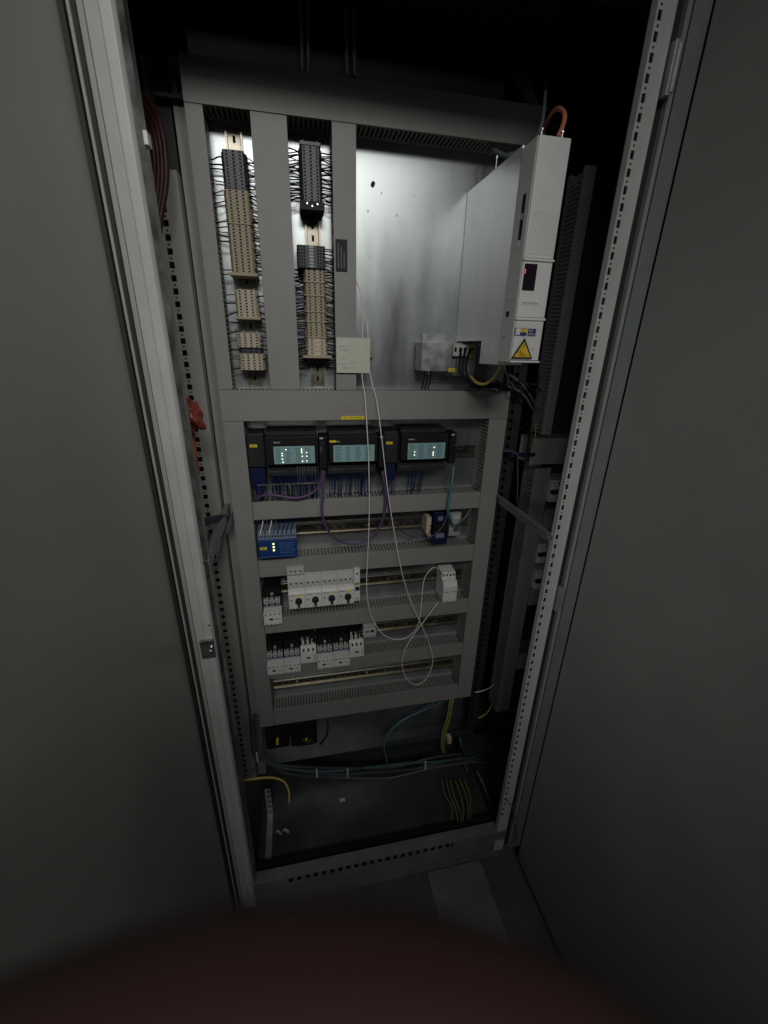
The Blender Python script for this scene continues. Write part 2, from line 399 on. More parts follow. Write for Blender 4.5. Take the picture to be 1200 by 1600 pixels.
# ------------------------------------------------------------------ DIN rails
def din(x0, x1, z0, z1, label, Yb=.0695):
    vert = (z1 - z0) > (x1 - x0)
    cx, cz = (x0 + x1) / 2, (z0 + z1) / 2; h = .0175
    t = MB()
    def prof(sgn): return [(-h, -.0075), (-h, -.0062), (-.0145, -.0062), (-.0135, -.0052), (-.0135, 0), (.0135, 0), (.0135, -.0052), (.0145, -.0062), (h, -.0062), (h, -.0075), (.0132, -.0075), (.0125, -.0065), (.0125, -.0012), (-.0125, -.0012), (-.0125, -.0065), (-.0132, -.0075)]
    P = prof(1)
    if vert: t.prism([(cx + a, Yb + b) for a, b in P], z0, z1, 'z', 'rail')
    else: t.prism([(Yb + b, cz + a) for a, b in P], x0, x1, 'x', 'rail')
    o = t.build('din_rail'); tag(o, label, 'mounting rail', 'zinc mounting rails on the plate')
    s = MB(); L0, L1 = (z0, z1) if vert else (x0, x1); a = L0 + .012
    while a < L1 - .015:
        if vert: s.box(cx - .0028, cx + .0028, Yb - .0016, Yb - .0013, a, a + .012, 'hole')
        else: s.box(a, a + .012, Yb - .0016, Yb - .0013, cz - .0028, cz + .0028, 'hole')
        a += .024
    s.build('slot_row', o)
    s = MB()
    for q in (.12, .5, .88):
        a = L0 + (L1 - L0) * q
        c = (cx, a) if vert else (a, cz)
        s.cyl(c, .0036, Yb - .0045, Yb - .0017, 'y', 'screw', 10).cyl(c, .0016, Yb - .0048, Yb - .0046, 'y', 'ink', 6)
    s.build('screw', o)
    return o
din(-.1150, -.0800, -.103, .415, 'vertical rail carrying the long strip of beige and blue-grey terminals')
din(.0425, .0775, -.103, .415, 'vertical rail left of the nameplate duct, bare below the black terminals')
din(-.125, .520, -.305, -.270, 'horizontal rail behind the black input modules')
din(-.125, .520, -.530, -.495, 'horizontal rail to the right of the blue power supply')
din(-.125, .520, -.725, -.690, 'horizontal rail behind the rotary motor switches')
din(-.125, .520, -.912, -.877, 'horizontal rail behind the lowest row of contactors')
din(-.125, .520, -1.105, -1.070, 'empty horizontal rail in the bottom row with nothing on it')

# ------------------------------------------------------------------ terminal blocks
def terminal(cx, w, zt, pitch, m, label, group, Y=.015, holes=(-.013, 0, .013), grid=False, screws=False, side=True):
    b = MB(); z0, z1 = zt - pitch + .0003, zt - .0003; hw = w / 2
    b.prism([(cx - hw - (.004 if side else 0), .060), (cx - hw - (.004 if side else 0), .034), (cx - hw, .028), (cx - hw, Y + .003), (cx - hw + .003, Y), (cx + hw - .003, Y), (cx + hw, Y + .003), (cx + hw, .028), (cx + hw + (.004 if side else 0), .034), (cx + hw + (.004 if side else 0), .060)], z0, z1, 'z', m)
    zc = (z0 + z1) / 2
    for h in holes:
        r = pitch * (.30 if h else .34)
        if screws: b.cyl((cx + h, zc), r, Y - .0004, Y - .0001, 'y', 'hole', 8).cyl((cx + h, zc), r * .55, Y - .0006, Y - .0004, 'y', 'zinc_dull', 6)
        else: b.box(cx + h - .0024, cx + h + .0024, Y - .0004, Y - .0001, zc - r * .72, zc + r * .72, 'hole')
    if grid:
        for gx in (-.027, -.021, -.015, .015, .021, .027): b.box(cx + gx - .002, cx + gx + .002, Y - .0004, Y - .0001, zc - .0018, zc + .0018, 'hole')
        b.box(cx - .0045, cx + .0045, Y - .0005, Y - .0001, zc - .0024, zc + .0024, 'clear')
    o = b.build('terminal_block'); tag(o, label, 'terminal', group)
    return o
ORD = ['topmost', 'second', 'third', 'fourth', 'fifth', 'sixth', 'seventh', 'eighth', 'ninth', 'tenth', 'eleventh', 'twelfth', 'thirteenth', 'fourteenth', 'fifteenth', 'sixteenth']
def strip(cx, w, ztop, n, pitch, m, label, group, **k):
    o = terminal(cx, w, ztop, pitch, m, 'topmost ' + label, group, **k); r = [o]
    for i in range(1, n):
        c = o.copy(); col.objects.link(c); c.location = o.location + Vector((random.uniform(-.0002, .0002), random.uniform(-.0003, .0003), -pitch * i)); c['label'] = ORD[i] + ' ' + label; r.append(c)
    return r
def bracket(cx, w, z, m, label, Y=.010, h=.006, dots=False):
    b = MB().box(cx - w / 2, cx + w / 2, Y, .062, z - h, z, m)
    if dots:
        for dx, dz in ((-.011, -.005), (.011, -.005), (0, -.009)): b.cyl((cx + dx, z + dz), .0022, Y - .0012, Y - .0001, 'y', 'screw', 10)
    o = b.build('end_bracket', bevel=.0008); tag(o, label, 'end bracket', 'end brackets of the terminal strips'); return o
c1, c2 = -.0975, .0580
strip(c1, .043, .3600, 11, .006, 'terminal_dark', 'blue-grey terminal of the block at the head of the left strip', 'blue-grey terminals, top of left strip')
strip(c1, .047, .2935, 10, .006, 'beige', 'beige terminal in the upper half of the long left block', 'beige terminals, upper half of long left block')
bracket(c1, .052, .2335, 'beige', 'thin beige partition halfway down the long beige block of the left strip', h=.0016, Y=.0125)
strip(c1, .046, .2315, 15, .006, 'beige', 'beige terminal in the lower half of the long left block', 'beige terminals, lower half of long left block')
bracket(c1, .060, .1410, 'beige', 'brown end bracket closing the foot of the long beige block, left strip')
strip(c1, .043, .1085, 9, .0062, 'beige_light', 'beige terminal in the short middle block of the left strip', 'beige terminals, short middle block of left strip')
bracket(c1, .058, .0525, 'beige', 'brown end bracket under the short middle block, left strip', h=.005)
strip(c1 - .003, .050, .0185, 5, .0062, 'beige_light', 'pale wide terminal in the second-lowest pale block, left strip', 'pale wide terminals near the foot of the left strip', holes=(-.019, -.007, .006, .019))
strip(c1, .046, -.0130, 2, .0062, 'terminal_dark', 'dark terminal squeezed between the two pale wide blocks, left strip', 'dark terminals between pale blocks', Y=.022)
strip(c1, .052, -.0260, 6, .0062, 'beige_light', 'pale wide terminal in the lowest block of the left strip', 'pale wide terminals, lowest block of left strip', holes=(-.019, -.007, .006, .019))
bracket(c2, .044, .3885, 'terminal_dark', 'black end bracket with bright screws above the black terminals, right strip', h=.007, Y=.016)
strip(c2, .040, .3805, 16, .006, 'terminal_dark', 'black terminal in the tall black block of the right strip', 'black terminals, top of right strip')
bracket(c2, .052, .2835, 'black', 'black end bracket with three bright screws below the black terminals, right strip', h=.016, Y=.008, dots=True)
strip(c2 - .006, .062, .2020, 7, .0063, 'grid_grey', 'dark grey wide terminal with a grid of holes, right strip', 'grid terminals of the right strip', holes=(), grid=True, side=False, Y=.008)
zt = .1570
for n, nm in ((4, 'first'), (4, 'second'), (5, 'third'), (3, 'fourth'), (5, 'fifth')):
    strip(c2, .043, zt, n, .0063, 'beige', 'terminal in the %s beige block under the grey grid terminals' % nm, 'beige terminals, %s block of right strip' % nm)
    zt -= n * .0063
    bracket(c2, .050, zt, 'beige', 'thin brown partition below the %s beige block, right strip' % nm, h=.0022, Y=.012); zt -= .0026
strip(c2, .044, zt, 4, .0098, 'beige_light', 'large pale terminal with round screws, foot of the right strip', 'large screw terminals at the foot of the right strip', holes=(-.0125, .0125), screws=True)
zt -= 4 * .0098
bracket(c2, .070, zt, 'beige', 'brown end bracket at the very foot of the right strip', h=.006)

# terminal wires: each its own object
def nth(i): return '%d%s' % (i, 'th' if 10 < i % 100 < 14 else {1: 'st', 2: 'nd', 3: 'rd'}.get(i % 10, 'th'))
def wires(xa, xb, z0, z1, n, label, group, m='wire_black', r=.0012, jit=.007, skip=()):
    k = 0
    for i in range(n):
        z = z0 + (z1 - z0) * (i + .5) / n + random.uniform(-.0012, .0012)
        if any(a < z < b for a, b in skip): continue
        zb = z + random.uniform(-jit, jit); ya = random.uniform(.030, .046); yb = random.uniform(.026, .045)
        mid = (xa + xb) / 2
        o = MB().tube([(xa, ya, z), (mid * .4 + xa * .6, ya - .004, z + random.uniform(.0, .002)), (mid * .5 + xb * .5, yb - .002, (z + zb) / 2 - random.uniform(-.001, .003)), (xb, yb, zb)], r * random.uniform(.8, 1.35), m if random.random() > .12 else 'wire_blue', 5, 4).build('terminal_wire'); k += 1
        tag(o, '%s, %s from the bottom' % (label, nth(k)), 'wire', group)
wires(c1 - .022, -.1495, .135, .352, 24, 'wire left of the upper left strip', 'black wires on the left of the left strip', skip=((.155, .20), (.245, .262)))
wires(c1 - .022, -.1495, -.07, .11, 9, 'dark wire left of the lower left strip', 'dark wires at the lower left strip')
wires(c1 + .022, -.0535, .138, .355, 40, 'wire between the upper left strip and the wide duct', 'black wires between left strip and wide duct', jit=.005)
wires(c1 + .022, -.0535, -.055, .100, 15, 'dark wire right of the lower left strip', 'dark wires right of the lower left strip')
wires(c2 - .021, .0085, .285, .378, 24, 'wire left of the tall black terminal block', 'black wires left of the black terminals', jit=.005)
wires(c2 + .021, .1055, .285, .378, 24, 'wire right of the tall black terminal block', 'black wires right of the black terminals', jit=.005)
wires(c2 - .021, .0085, -.06, .160, 44, 'wire left of the beige blocks of the right strip', 'black wires left of the beige right strip', jit=.007, r=.0013)
wires(c2 + .021, .1055, -.06, .205, 44, 'wire right of the beige blocks of the right strip', 'black wires right of the beige right strip', jit=.007, r=.0013)

# ------------------------------------------------------------------ drive (frequency converter)
dv = thing('motor_drive', (.46, .0, -.06), 'tall white motor drive with yellow warning triangle, jutting out at the upper right', 'motor drive')
XD, XE, YF = .4300, .4920, -.255
MB().prism([(-.196, -.034), (-.100, -.036), (-.100, .014), (.0685, .014), (.0685, .345), (-.196, .345)], XD + .0012, XE - .002, 'x', 'casing').build('casing', dv, bevel=.0012)
for y, z in ((-.065, .075), (-.09, .005), (-.14, .005), (-.115, -.02), (-.03, .16)):
    MB().cyl((y, z), .0014, XD + .0002, XD + .0011, 'x', 'zinc_dull', 8).build('rivet', dv)
# front housing: upper ribbed cover, display section, lower ribbed cover
fr = MB().box(XD, XE, YF + .004, -.1965, -.0225, .3395, 'drive_plastic').build('front_housing', dv, bevel=.0015)
s = MB()
s.box(XD + .001, XE - .001, YF, YF + .0038, .158, .3385, 'drive_plastic')
for i in range(15):
    x = XD + .005 + i * .0037; s.box(x, x + .0013, YF - .0018, YF - .0001, .163, .232, 'drive_plastic')
s.build('upper_cover', dv, bevel=.0006)
MB().box(XD, XE + .001, YF - .003, YF + .003, .1525, .1570, 'drive_plastic').build('upper_ridge', dv, bevel=.001)
s = MB()
s.box(XD + .001, XE - .001, YF, YF + .0038, .0575, .1515, 'drive_plastic'); s.build('display_section', dv, bevel=.0006)
MB().box(XD, XE + .001, YF - .003, YF + .003, .0515, .0565, 'drive_plastic').build('lower_ridge', dv, bevel=.001)
s = MB().box(XD + .001, XE - .001, YF, YF + .0038, -.0215, .0505, 'drive_plastic')
for i in range(16):
    x = XD + .003 + i * .0035; s.box(x, x + .0012, YF - .0018, YF - .0001, -.018, .049, 'drive_plastic')
s.build('lower_cover', dv, bevel=.0006)
MB().box(XD - .002, XE + .001, YF - .004, -.197, -.0265, -.0228, 'drive_plastic').build('bottom_lip', dv, bevel=.0008)
dp = MB().box(.4345, .4600, YF - .0012, YF - .0002, .1035, .1480, 'screen').build('display', dv)
MB().box(.4350, .4366, YF - .0018, YF - .0013, .1372, .1384, 'led_red').box(.4362, .4370, YF - .0018, YF - .0013, .1325, .1372, 'led_red').box(.4350, .4364, YF - .0018, YF - .0013, .1312, .1324, 'led_red').build('display_digit', dp)
lb = MB().box(.4375, .4745, YF - .0010, YF - .0002, .0790, .0860, 'label_white').build('label_strip', dv)
text('BODEN  VAR 150', .4400, .0808, YF - .0013, .0028, 'ink', lb, width=.021)
text('!', .4640, .0800, YF - .0013, .0048, 'ink', lb, width=.0018, bold=.02)
text('inter', .4672, .0810, YF - .0013, .0022, 'ink', lb, width=.006)
# blue logo stickers
b1 = MB().box(.4310, .4560, YF - .0018, YF - .0011, .0235, .0375, 'label_blue').build('sticker', dv)
MB().box(.4325, .4420, YF - .0024, YF - .0019, .0245, .0365, 'label_white').build('square', b1)
MB().cyl((.4387, .0278), .0033, YF - .0028, YF - .0025, 'y', 'psu_grey', 16).cyl((.4387, .0278), .0026, YF - .0031, YF - .0029, 'y', 'label_white', 16).build('roundel', b1)
y1 = MB().box(.4425, .4560, YF - .0026, YF - .0019, .0300, .0365, 'yellow').build('yellow_tag', b1)
text('A05.1', .4438, .0313, YF - .0029, .0038, 'ink', y1, width=.0105)
b2 = MB().box(.4590, .4760, YF - .0018, YF - .0011, .0235, .0370, 'label_blue').build('sticker', dv)
text('ECO', .4608, .0315, YF - .0021, .0038, 'label_white', b2, width=.0080)
text('DRIVE', .4608, .0252, YF - .0021, .0038, 'label_white', b2, width=.0120)
# warning triangle
tz0, tz1, ta, tb, tm = -.0190, .0185, .4290, .4755, .4530
wt = MB().prism([(ta, tz0), (tb, tz0), (tm + .001, tz1), (tm - .001, tz1)], YF - .0040, YF - .0022, 'y', 'ink').build('warning_triangle', dv, bevel=.0004)
MB().prism([(ta + .0052, tz0 + .0032), (tb - .0052, tz0 + .0032), (tm, tz1 - .0062)], YF - .0046, YF - .0041, 'y', 'warn').build('yellow_field', wt)
g = YF - .0052
MB().prism([(.4530, .0085), (.4512, .0035), (.4527, .0038), (.4515, -.0010), (.4545, .0050), (.4530, .0048), (.4542, .0085)], g, g + .0005, 'y', 'ink').build('lightning_bolt', wt)
s = MB(); q = g + .0002
for L in (((.4420, -.0055), (.4470, -.0045), (.4500, -.0080), (.4560, -.0110), (.4630, -.0130)), ((.4480, .0005), (.4470, -.0045), (.4465, -.0110)), ((.4400, -.0080), (.4440, -.0070), (.4470, -.0075)), ((.4455, -.0125), (.4520, -.0140), (.4600, -.0125)), ((.4500, -.0080), (.4490, -.0125))):
    s.tube([(a, q, b) for a, b in L], .00035, 'ink', 4, 3)
s.tube([(a, q, b) for a, b in ((.4410, -.0108), (.4450, -.0118), (.4540, -.0106))], .0003, 'red_mark', 4, 3)
s.build('pictogram', wt)
text('N', .4745, -.0015, YF - .0014, .0040, 'red_mark', dv, width=.0030, bold=.02)
# side openings in the plastic band
MB().box(XD - .0004, XD - .0001, -.2350, -.2235, .190, .262, 'hole').box(XD - .0008, XD - .0005, -.2330, -.2255, .222, .232, 'clear').box(XD - .0008, XD - .0005, -.2340, -.2265, .178, .1885, 'zinc_dull').build('side_opening', dv)
MB().box(XD - .0004, XD - .0001, -.2240, -.2120, .0590, .0690, 'hole').build('side_socket', dv)
MB().box(XD - .0004, XD - .0001, -.2240, -.2060, .0210, .0218, 'hole').box(XD - .0004, XD - .0001, -.2400, -.2200, .0880, .0884, 'hole').build('panel_gap', dv)
for x, y in ((.444, -.235), (.484, -.235), (.4460, -.05)):
    s = MB().cyl((x, y), .0014, .3400 if y < -.1 else .3455, .3520 if y < -.1 else .372, 'z', 'zinc_dull', 8).cyl((x, y), .0034, .3521 if y < -.1 else .3721, .3550 if y < -.1 else .377, 'z', 'zinc_dull', 8)
    s.build('stud', dv)
o = MB().tube([at(872, 214, -.215), at(880, 195, -.20), at(882, 178, -.18), at(873, 170, -.14), at(862, 178, -.10), at(850, 200, -.04), at(846, 190, .02)], .0042, 'orange_pale', 10).build('orange_cable'); tag(o, 'short orange cable arching out of the top of the white drive', 'cable')
o = MB().tube([at(843, 209, -.245), at(846, 195, -.235), at(849, 180, -.21), at(851, 160, -.16), at(853, 130, -.05)], .0028, 'grey_green', 8).build('grey_green_cable'); tag(o, 'grey-green cable rising at the front left edge of the drive top', 'cable')
o = MB().tube([at(768, 240, .03), at(772, 235, .0), at(790, 243, -.02), at(810, 236, -.04), at(835, 218, -.08), at(852, 180, -.02)], .0048, 'grey_green', 8).build('grey_green_cable'); tag(o, 'thick grey-green cable lying along the rear top of the drive', 'cable')

# ------------------------------------------------------------------ mains filter beside the drive
fb = thing('line_filter', (.40, .03, -.062), 'grey metal filter box with black terminals and yellow tag left of the drive', 'filter box')
MB().box(.318, .400, .000, .0595, -.060, .010, 'zinc_dull').build('housing', fb, bevel=.0012)
MB().box(.335, .478, .0600, .0690, -.090, .030, 'zinc_dull').build('base_flange', fb)
MB().box(.4005, .474, .022, .0595, -.072, .010, 'zinc_dull').build('terminal_end', fb, bevel=.001)
s = MB().box(.4035, .4460, .006, .0215, -.022, .006, 'white_terminal')
for i in range(3): s.box(.4065 + i * .0125, .4125 + i * .0125, .0052, .0058, -.012, -.001, 'hole')
s.build('terminal_row', fb, bevel=.0006)
MB().box(.4470, .4650, .006, .0215, -.026, .0065, 'yg').cyl((.4560, -.004), .0035, .0040, .0058, 'y', 'ink', 8).build('earth_terminal', fb, bevel=.0006)
yt = MB().box(.391, .409, -.004, -.001, -.0600, -.0515, 'yellow').build('yellow_tag', fb)
text('A30', .3945, -.0582, -.0043, .0050, 'ink', yt, width=.011)
MB().cyl((.337, -.008), .003, -.0660, -.0601, 'z', 'screw', 8).build('stud', fb)
for i in range(3):
    o = MB().tube([(.334 + i * .0085, .018, -.0605), (.333 + i * .0083, .016, -.082), (.331 + i * .0082, .025, -.106)], .0018, 'wire_black', 7).build('filter_wire')
    tag(o, 'thin black wire dropping from under the filter box, %s from the left' % nth(i + 1), 'wire', 'three black wires under the filter box')
    a = at(721 + i * 7.2, 545, .004)
    o = MB().tube([a, at(719 + i * 5.5, 560, -.012), at(718 + i * 5, 580, -.02), at(726 + i * 4, 594, -.03), at(745, 602 + i * 1.5, -.05), at(775, 605 - i * 2, -.05), at(800, 598, -.02), at(815, 602, .0)], .0030, 'wire_black', 8).build('filter_cable')
    tag(o, 'thick black lead from the filter terminals under the drive, %s from the left' % nth(i + 1), 'cable', 'three thick black leads of the filter')
o = MB().tube([at(735, 588, -.02), at(745, 598, -.06), at(758, 600, -.09), at(772, 590, -.12), at(780, 576, -.16), at(783, 568, -.18)], .0036, 'wire_yellow', 9).build('earth_cable'); tag(o, 'pale yellow cable bending under the drive towards the filter', 'cable')
o = MB().tube([at(788, 567, -.22), at(790, 580, -.21), at(794, 592, -.18), at(793, 603, -.15)], .0013, 'beige_light', 7).build('thin_lead'); tag(o, 'thin cream lead hanging below the drive front', 'wire')
for i in range(9):
    px = 735 + i * 10
    o = MB().tube([at(px, 590 + (i * 7) % 12, .0), at(px + 12, 604 - (i * 5) % 9, -.04), at(px + 22, 598 + (i * 11) % 14, -.05), at(px + 30, 612, .02)], .0022, ('rubber', 'grey_cable', 'dark_orange', 'rubber')[i % 4], 7).build('tangled_cable')
    tag(o, 'dark cable in the tangle below the drive, %s from the left' % nth(i + 1), 'cable', 'dark tangled cables below the drive')
for i, (dx, l) in enumerate(((0, 'upper'), (14, 'lower'))):
    o = MB().tube([at(795 - dx, 585 + dx, .0), at(815, 600 + dx, -.02), at(832, 625 + dx, .0), at(838, 640, .03)], .0035, 'grey_cable', 8).build('grey_cable')
    tag(o, 'grey cable crossing into the right bay below the drive, %s of two' % l, 'cable')

# ------------------------------------------------------------------ input modules
def io_module(x0, x1, z0, z1, lx, leds, label):
    t = thing('input_module', ((x0 + x1) / 2, .06, z0 - .05), label, 'control module', 'black input modules with pale cyan label fields')
    MB().box(x0, x1, -.018, .0600, z0, z1, 'black').box(x0 - .004, x0 - .0001, .0, .0600, z0 + .005, z1 - .004, 'black').build('housing', t, bevel=.0012)
    MB().box(x0 + .002, x1 - .002, .002, .0595, z1 + .0005, z1 + .010, 'module_grey').build('top_vent', t)
    p = MB().box(lx, x1 - .009, -.0196, -.0182, z0 + .003, z1 - .024, 'cyan')
    W = x1 - .009 - lx; H = z1 - .024 - (z0 + .003)
    for c in range(4):
        for r in range(8):
            xa = lx + W * (.05 + c * .24); zz = z0 + .003 + H * (.10 + r * .108)
            p.box(xa, xa + W * .15 * random.uniform(.6, 1), -.0200, -.0197, zz, zz + .0016, 'cyan_dark')
    lp = p.build('label_field', t)
    for u, v in leds:
        x = lx + W * u; z = z0 + .003 + H * v
        MB().cyl((x, z), .00135, -.0206, -.0201, 'y', 'led_white', 10).build('status_light', lp)
    text('SIEMENS', lx + .001, z1 - .0155, -.0184, .0030, 'label_white', t, width=.0165, bold=.01)
    b = MB().box(x0 - .003, x1, .006, .0600, z0 - .036, z0 - .0005, 'module_grey')
    x = x0 + .004
    while x < x1 - .004:
        b.box(x, x + .0032, .0052, .0058, z0 - .012, z0 - .006, 'hole').cyl((x + .0016, z0 - .024), .0013, .0052, .0058, 'y', 'zinc_dull', 6); x += .0062
    b.build('terminal_base', t)
    return t
io_module(-.080, .050, -.2905, -.2185, -.0610, ((.30, .82), (.20, .60), (.20, .48), (.20, .28), (.21, .10), (.68, .83), (.68, .73), (.68, .63), (.80, .63), (.69, .42), (.80, .42), (.69, .12), (.80, .13)), 'black input module with many lit lights, leftmost of the three')
io_module(.078, .206, -.2895, -.2190, .0890, (), 'black input module with no lights lit, in the middle behind the white wires')
io_module(.270, .402, -.2885, -.2175, .2880, ((.18, .46), (.18, .27), (.70, .72), (.68, .43), (.68, .33), (.68, .22)), 'black input module with six lit lights, rightmost, turquoise cable at its right end')
o = MB().box(.0795, .0965, -.0203, -.0183, -.2350, -.2295, 'yellow').build('tag_label'); tag(o, 'small yellow tag stuck on the middle input module', 'label')
def supply(x0, x1, label):
    t = thing('supply_block', ((x0 + x1) / 2, .06, -.40), label, 'connection block', 'dark blocks with yellow tags beside the modules')
    MB().box(x0, x1, .004, .0600, -.300, -.214, 'module_grey').build('housing', t, bevel=.001)
    MB().box(x0, x1 - .003, .012, .0600, -.352, -.3005, 'navy').build('terminal_base', t, bevel=.001)
    y = MB().box(x0 + .006, x0 + .024, .0015, .0035, -.2480, -.2410, 'yellow').build('yellow_tag', t); text('A21', x0 + .010, -.2466, .0012, .0042, 'ink', y, width=.009)
supply(-.1255, -.0850, 'dark connection block with yellow tag, left of the leftmost input module')
supply(.2265, .2655, 'dark connection block with yellow tag, between middle and right input modules')
def connector(x0, label, z0=-.3030):
    t = thing('bus_connector', (x0 + .01, .0, z0), label, 'plug connector', 'black bus plugs at the right ends of the modules')
    MB().prism([(x0, -.024), (x0 + .0185, -.024), (x0 + .0195, .030), (x0 + .0005, .030)], z0, z0 + .085, 'z', 'black').build('housing', t, bevel=.0012)
    MB().cyl((x0 + .0155, z0 + .080), .0019, -.0262, -.0242, 'y', 'screw').build('screw', t)
    MB().cyl((x0 + .0130, z0 + .052), .0019, -.0262, -.0242, 'y', 'screw').build('screw', t)
    MB().box(x0 + .002, x0 + .010, -.0256, -.0242, z0 + .079, z0 + .082, 'label_white').build('marking', t)
    return t
c = connector(.0525, 'black bus plug with a silver buckle, first from the left')
MB().box(.0560, .0640, -.0270, -.0242, -.2430, -.2340, 'screw').box(.0560, .0585, -.0270, -.0242, -.2600, -.2435, 'zinc_dull').box(.0575, .0640, -.0270, -.0242, -.2620, -.2602, 'screw').build('clasp', c)
connector(.2080, 'black bus plug behind the white wire, second from the left')
connector(.4045, 'black bus plug with the turquoise cable, third from the left', z0=-.3000)

def cable(name, pts, r, m, label, cat='cable', group=None, seg=9):
    o = MB().tube([at(*p) for p in pts], r, m, seg, 8).build(name); return tag(o, label, cat, group)
cable('bus_cable', [(503, 733, -.012), (502, 750, -.014), (495, 764, -.016), (480, 774, -.018), (460, 778, -.018), (430, 774, -.016), (412, 774, -.012), (400, 780, -.002), (393, 786, .012)], .0040, 'purple', 'purple bus cable sweeping left along the duct under the first module')
cable('bus_cable', [(506, 733, -.004), (505, 770, -.016), (503, 800, -.020), (512, 828, -.020), (530, 845, -.02), (553, 850, -.02), (578, 842, -.02), (592, 825, -.02), (601, 800, -.02), (602, 770, -.015), (597, 736, -.006)], .0036, 'purple', 'long purple bus cable hanging in a loop between first and second plug')
cable('bus_cable', [(600, 736, -.003), (601, 760, -.012), (608, 790, -.016), (613, 812, .0), (628, 830, .01), (650, 840, .01), (670, 840, .0), (687, 828, -.01), (697, 810, -.015), (701, 790, -.016), (704, 765, -.016), (707, 728, -.006)], .0030, 'purple', 'dusky purple cable drooping right from the second plug to the third')
cable('turquoise_cable', [(709, 728, -.006), (706, 755, -.018), (702, 780, -.022), (700, 800, -.020), (704, 812, .0), (707, 822, .02)], .0040, 'turq', 'turquoise cable dropping from the rightmost bus plug over the duct')
# dark blue signal wires below the modules
def drops(x0, x1, n, z0, label, group, m='wire_blue', spread=.008, y0=.010):
    for i in range(n):
        x = x0 + (x1 - x0) * (i + .5) / n + random.uniform(-.001, .001); xb = x + random.uniform(-spread, spread)
        yb = random.uniform(.012, .045)
        o = MB().tube([(x, y0, z0), (x + random.uniform(-.002, .002), y0 - .003, z0 - .018), ((x + xb) / 2, (y0 + yb) / 2 - .003, z0 - .045), (xb, yb, -.3985)], .00095 * random.uniform(.9, 1.5), m, 5, 4).build('signal_wire')
        tag(o, '%s, %s from the left' % (label, nth(i + 1)), 'wire', group)
drops(-.122, -.088, 14, -.330, 'dark blue wire below the left connection block', 'blue wires under the left connection block')
drops(-.076, .046, 38, -.300, 'dark blue wire below the leftmost input module', 'blue wires under the leftmost input module', spread=.006)
drops(.082, .196, 24, -.300, 'dark blue wire below the middle input module', 'blue wires under the middle input module', spread=.01)
drops(.229, .262, 9, -.330, 'dark blue wire below the middle connection block', 'blue wires under the middle connection block', spread=.012)
drops(.300, .352, 8, -.300, 'dark blue wire below the rightmost input module', 'blue wires under the rightmost input module', spread=.008)
drops(-.010, .046, 8, -.300, 'thin grey wire among the blue wires of the leftmost module', 'grey wires under the leftmost module', m='grey_cable', spread=.004, y0=.004)
o = MB().tube([at(451, 757, -.004), at(454, 764, -.007), at(454, 773, .0)], .0014, 'yg', 6).build('earth_wire'); tag(o, 'tiny bright yellow wire end among the blue wires under the left module', 'wire')
o = MB().box(-.110, .045, .001, .0045, -.3505, -.3465, 'zinc_dull').build('support_bar'); tag(o, 'thin grey bar crossing the wires under the leftmost module', 'bar')

# ------------------------------------------------------------------ blue power supply
ps = thing('power_supply', (-.067, .06, -.56), 'blue power supply with three lit yellow lights and a yellow tag', 'power supply')
MB().box(-.1200, -.0180, -.028, .0600, -.5510, -.4960, 'psu_blue').build('housing', ps, bevel=.0012)
s = MB().prism([(-.024, -.4955), (.000, -.4800), (.0600, -.4800), (.0600, -.4955)], -.1200, -.0180, 'x', 'psu_grey')
for i in range(14): s.cyl((-.1155 + i * .0071, -.4895), .0017, -.022, -.0125, 'y', 'hole', 6)
s.build('upper_terminals', ps)
for i in range(3): MB().cyl((-.0795, -.5075 - i * .0095), .0026, -.0295, -.0282, 'y', 'led', 12).build('status_light', ps)
y = MB().box(-.1155, -.0975, -.0305, -.0282, -.5230, -.5155, 'yellow').build('yellow_tag', ps); text('G05', -.111, -.5212, -.0308, .0042, 'ink', y, width=.010)
MB().box(-.0675, -.0215, -.0287, -.0282, -.5340, -.5030, 'psu_grey').build('data_field', ps) if False else None
for i, s_ in enumerate(('SITOP 24V/5A', 'INPUT 230V AC', 'OUTPUT 24V DC', 'L1  N  PE', '1P 6EP1333')):
    text(s_, -.0640, -.5085 - i * .0072, -.0285, .0034, 'psu_text', ps, width=.040 - (i % 3) * .004)
s = MB()
for i in range(13): s.cyl((-.1130 + i * .0072, -.5465), .0014, -.0292, -.0281, 'y', 'psu_text', 6)
s.build('lower_screws', ps)
for i in range(8):
    m = 'wire_white' if i in (0, 2) else 'grey_cable' if i in (1, 3) else 'wire_blue'
    x = -.1135 + i * .0115
    o = MB().tube([(x, -.010, -.489), (x + .002, -.012, -.476), (x + .007, .005, -.462), (x + .009, .030, -.4475)], .0014, m, 6).build('supply_wire')
    tag(o, '%s wire rising from the top of the blue power supply, %s from the left' % ({'wire_white': 'white', 'grey_cable': 'grey', 'wire_blue': 'dark blue'}[m], nth(i + 1)), 'wire', '%s wires on top of the power supply' % {'wire_white': 'white', 'grey_cable': 'grey', 'wire_blue': 'dark blue'}[m])

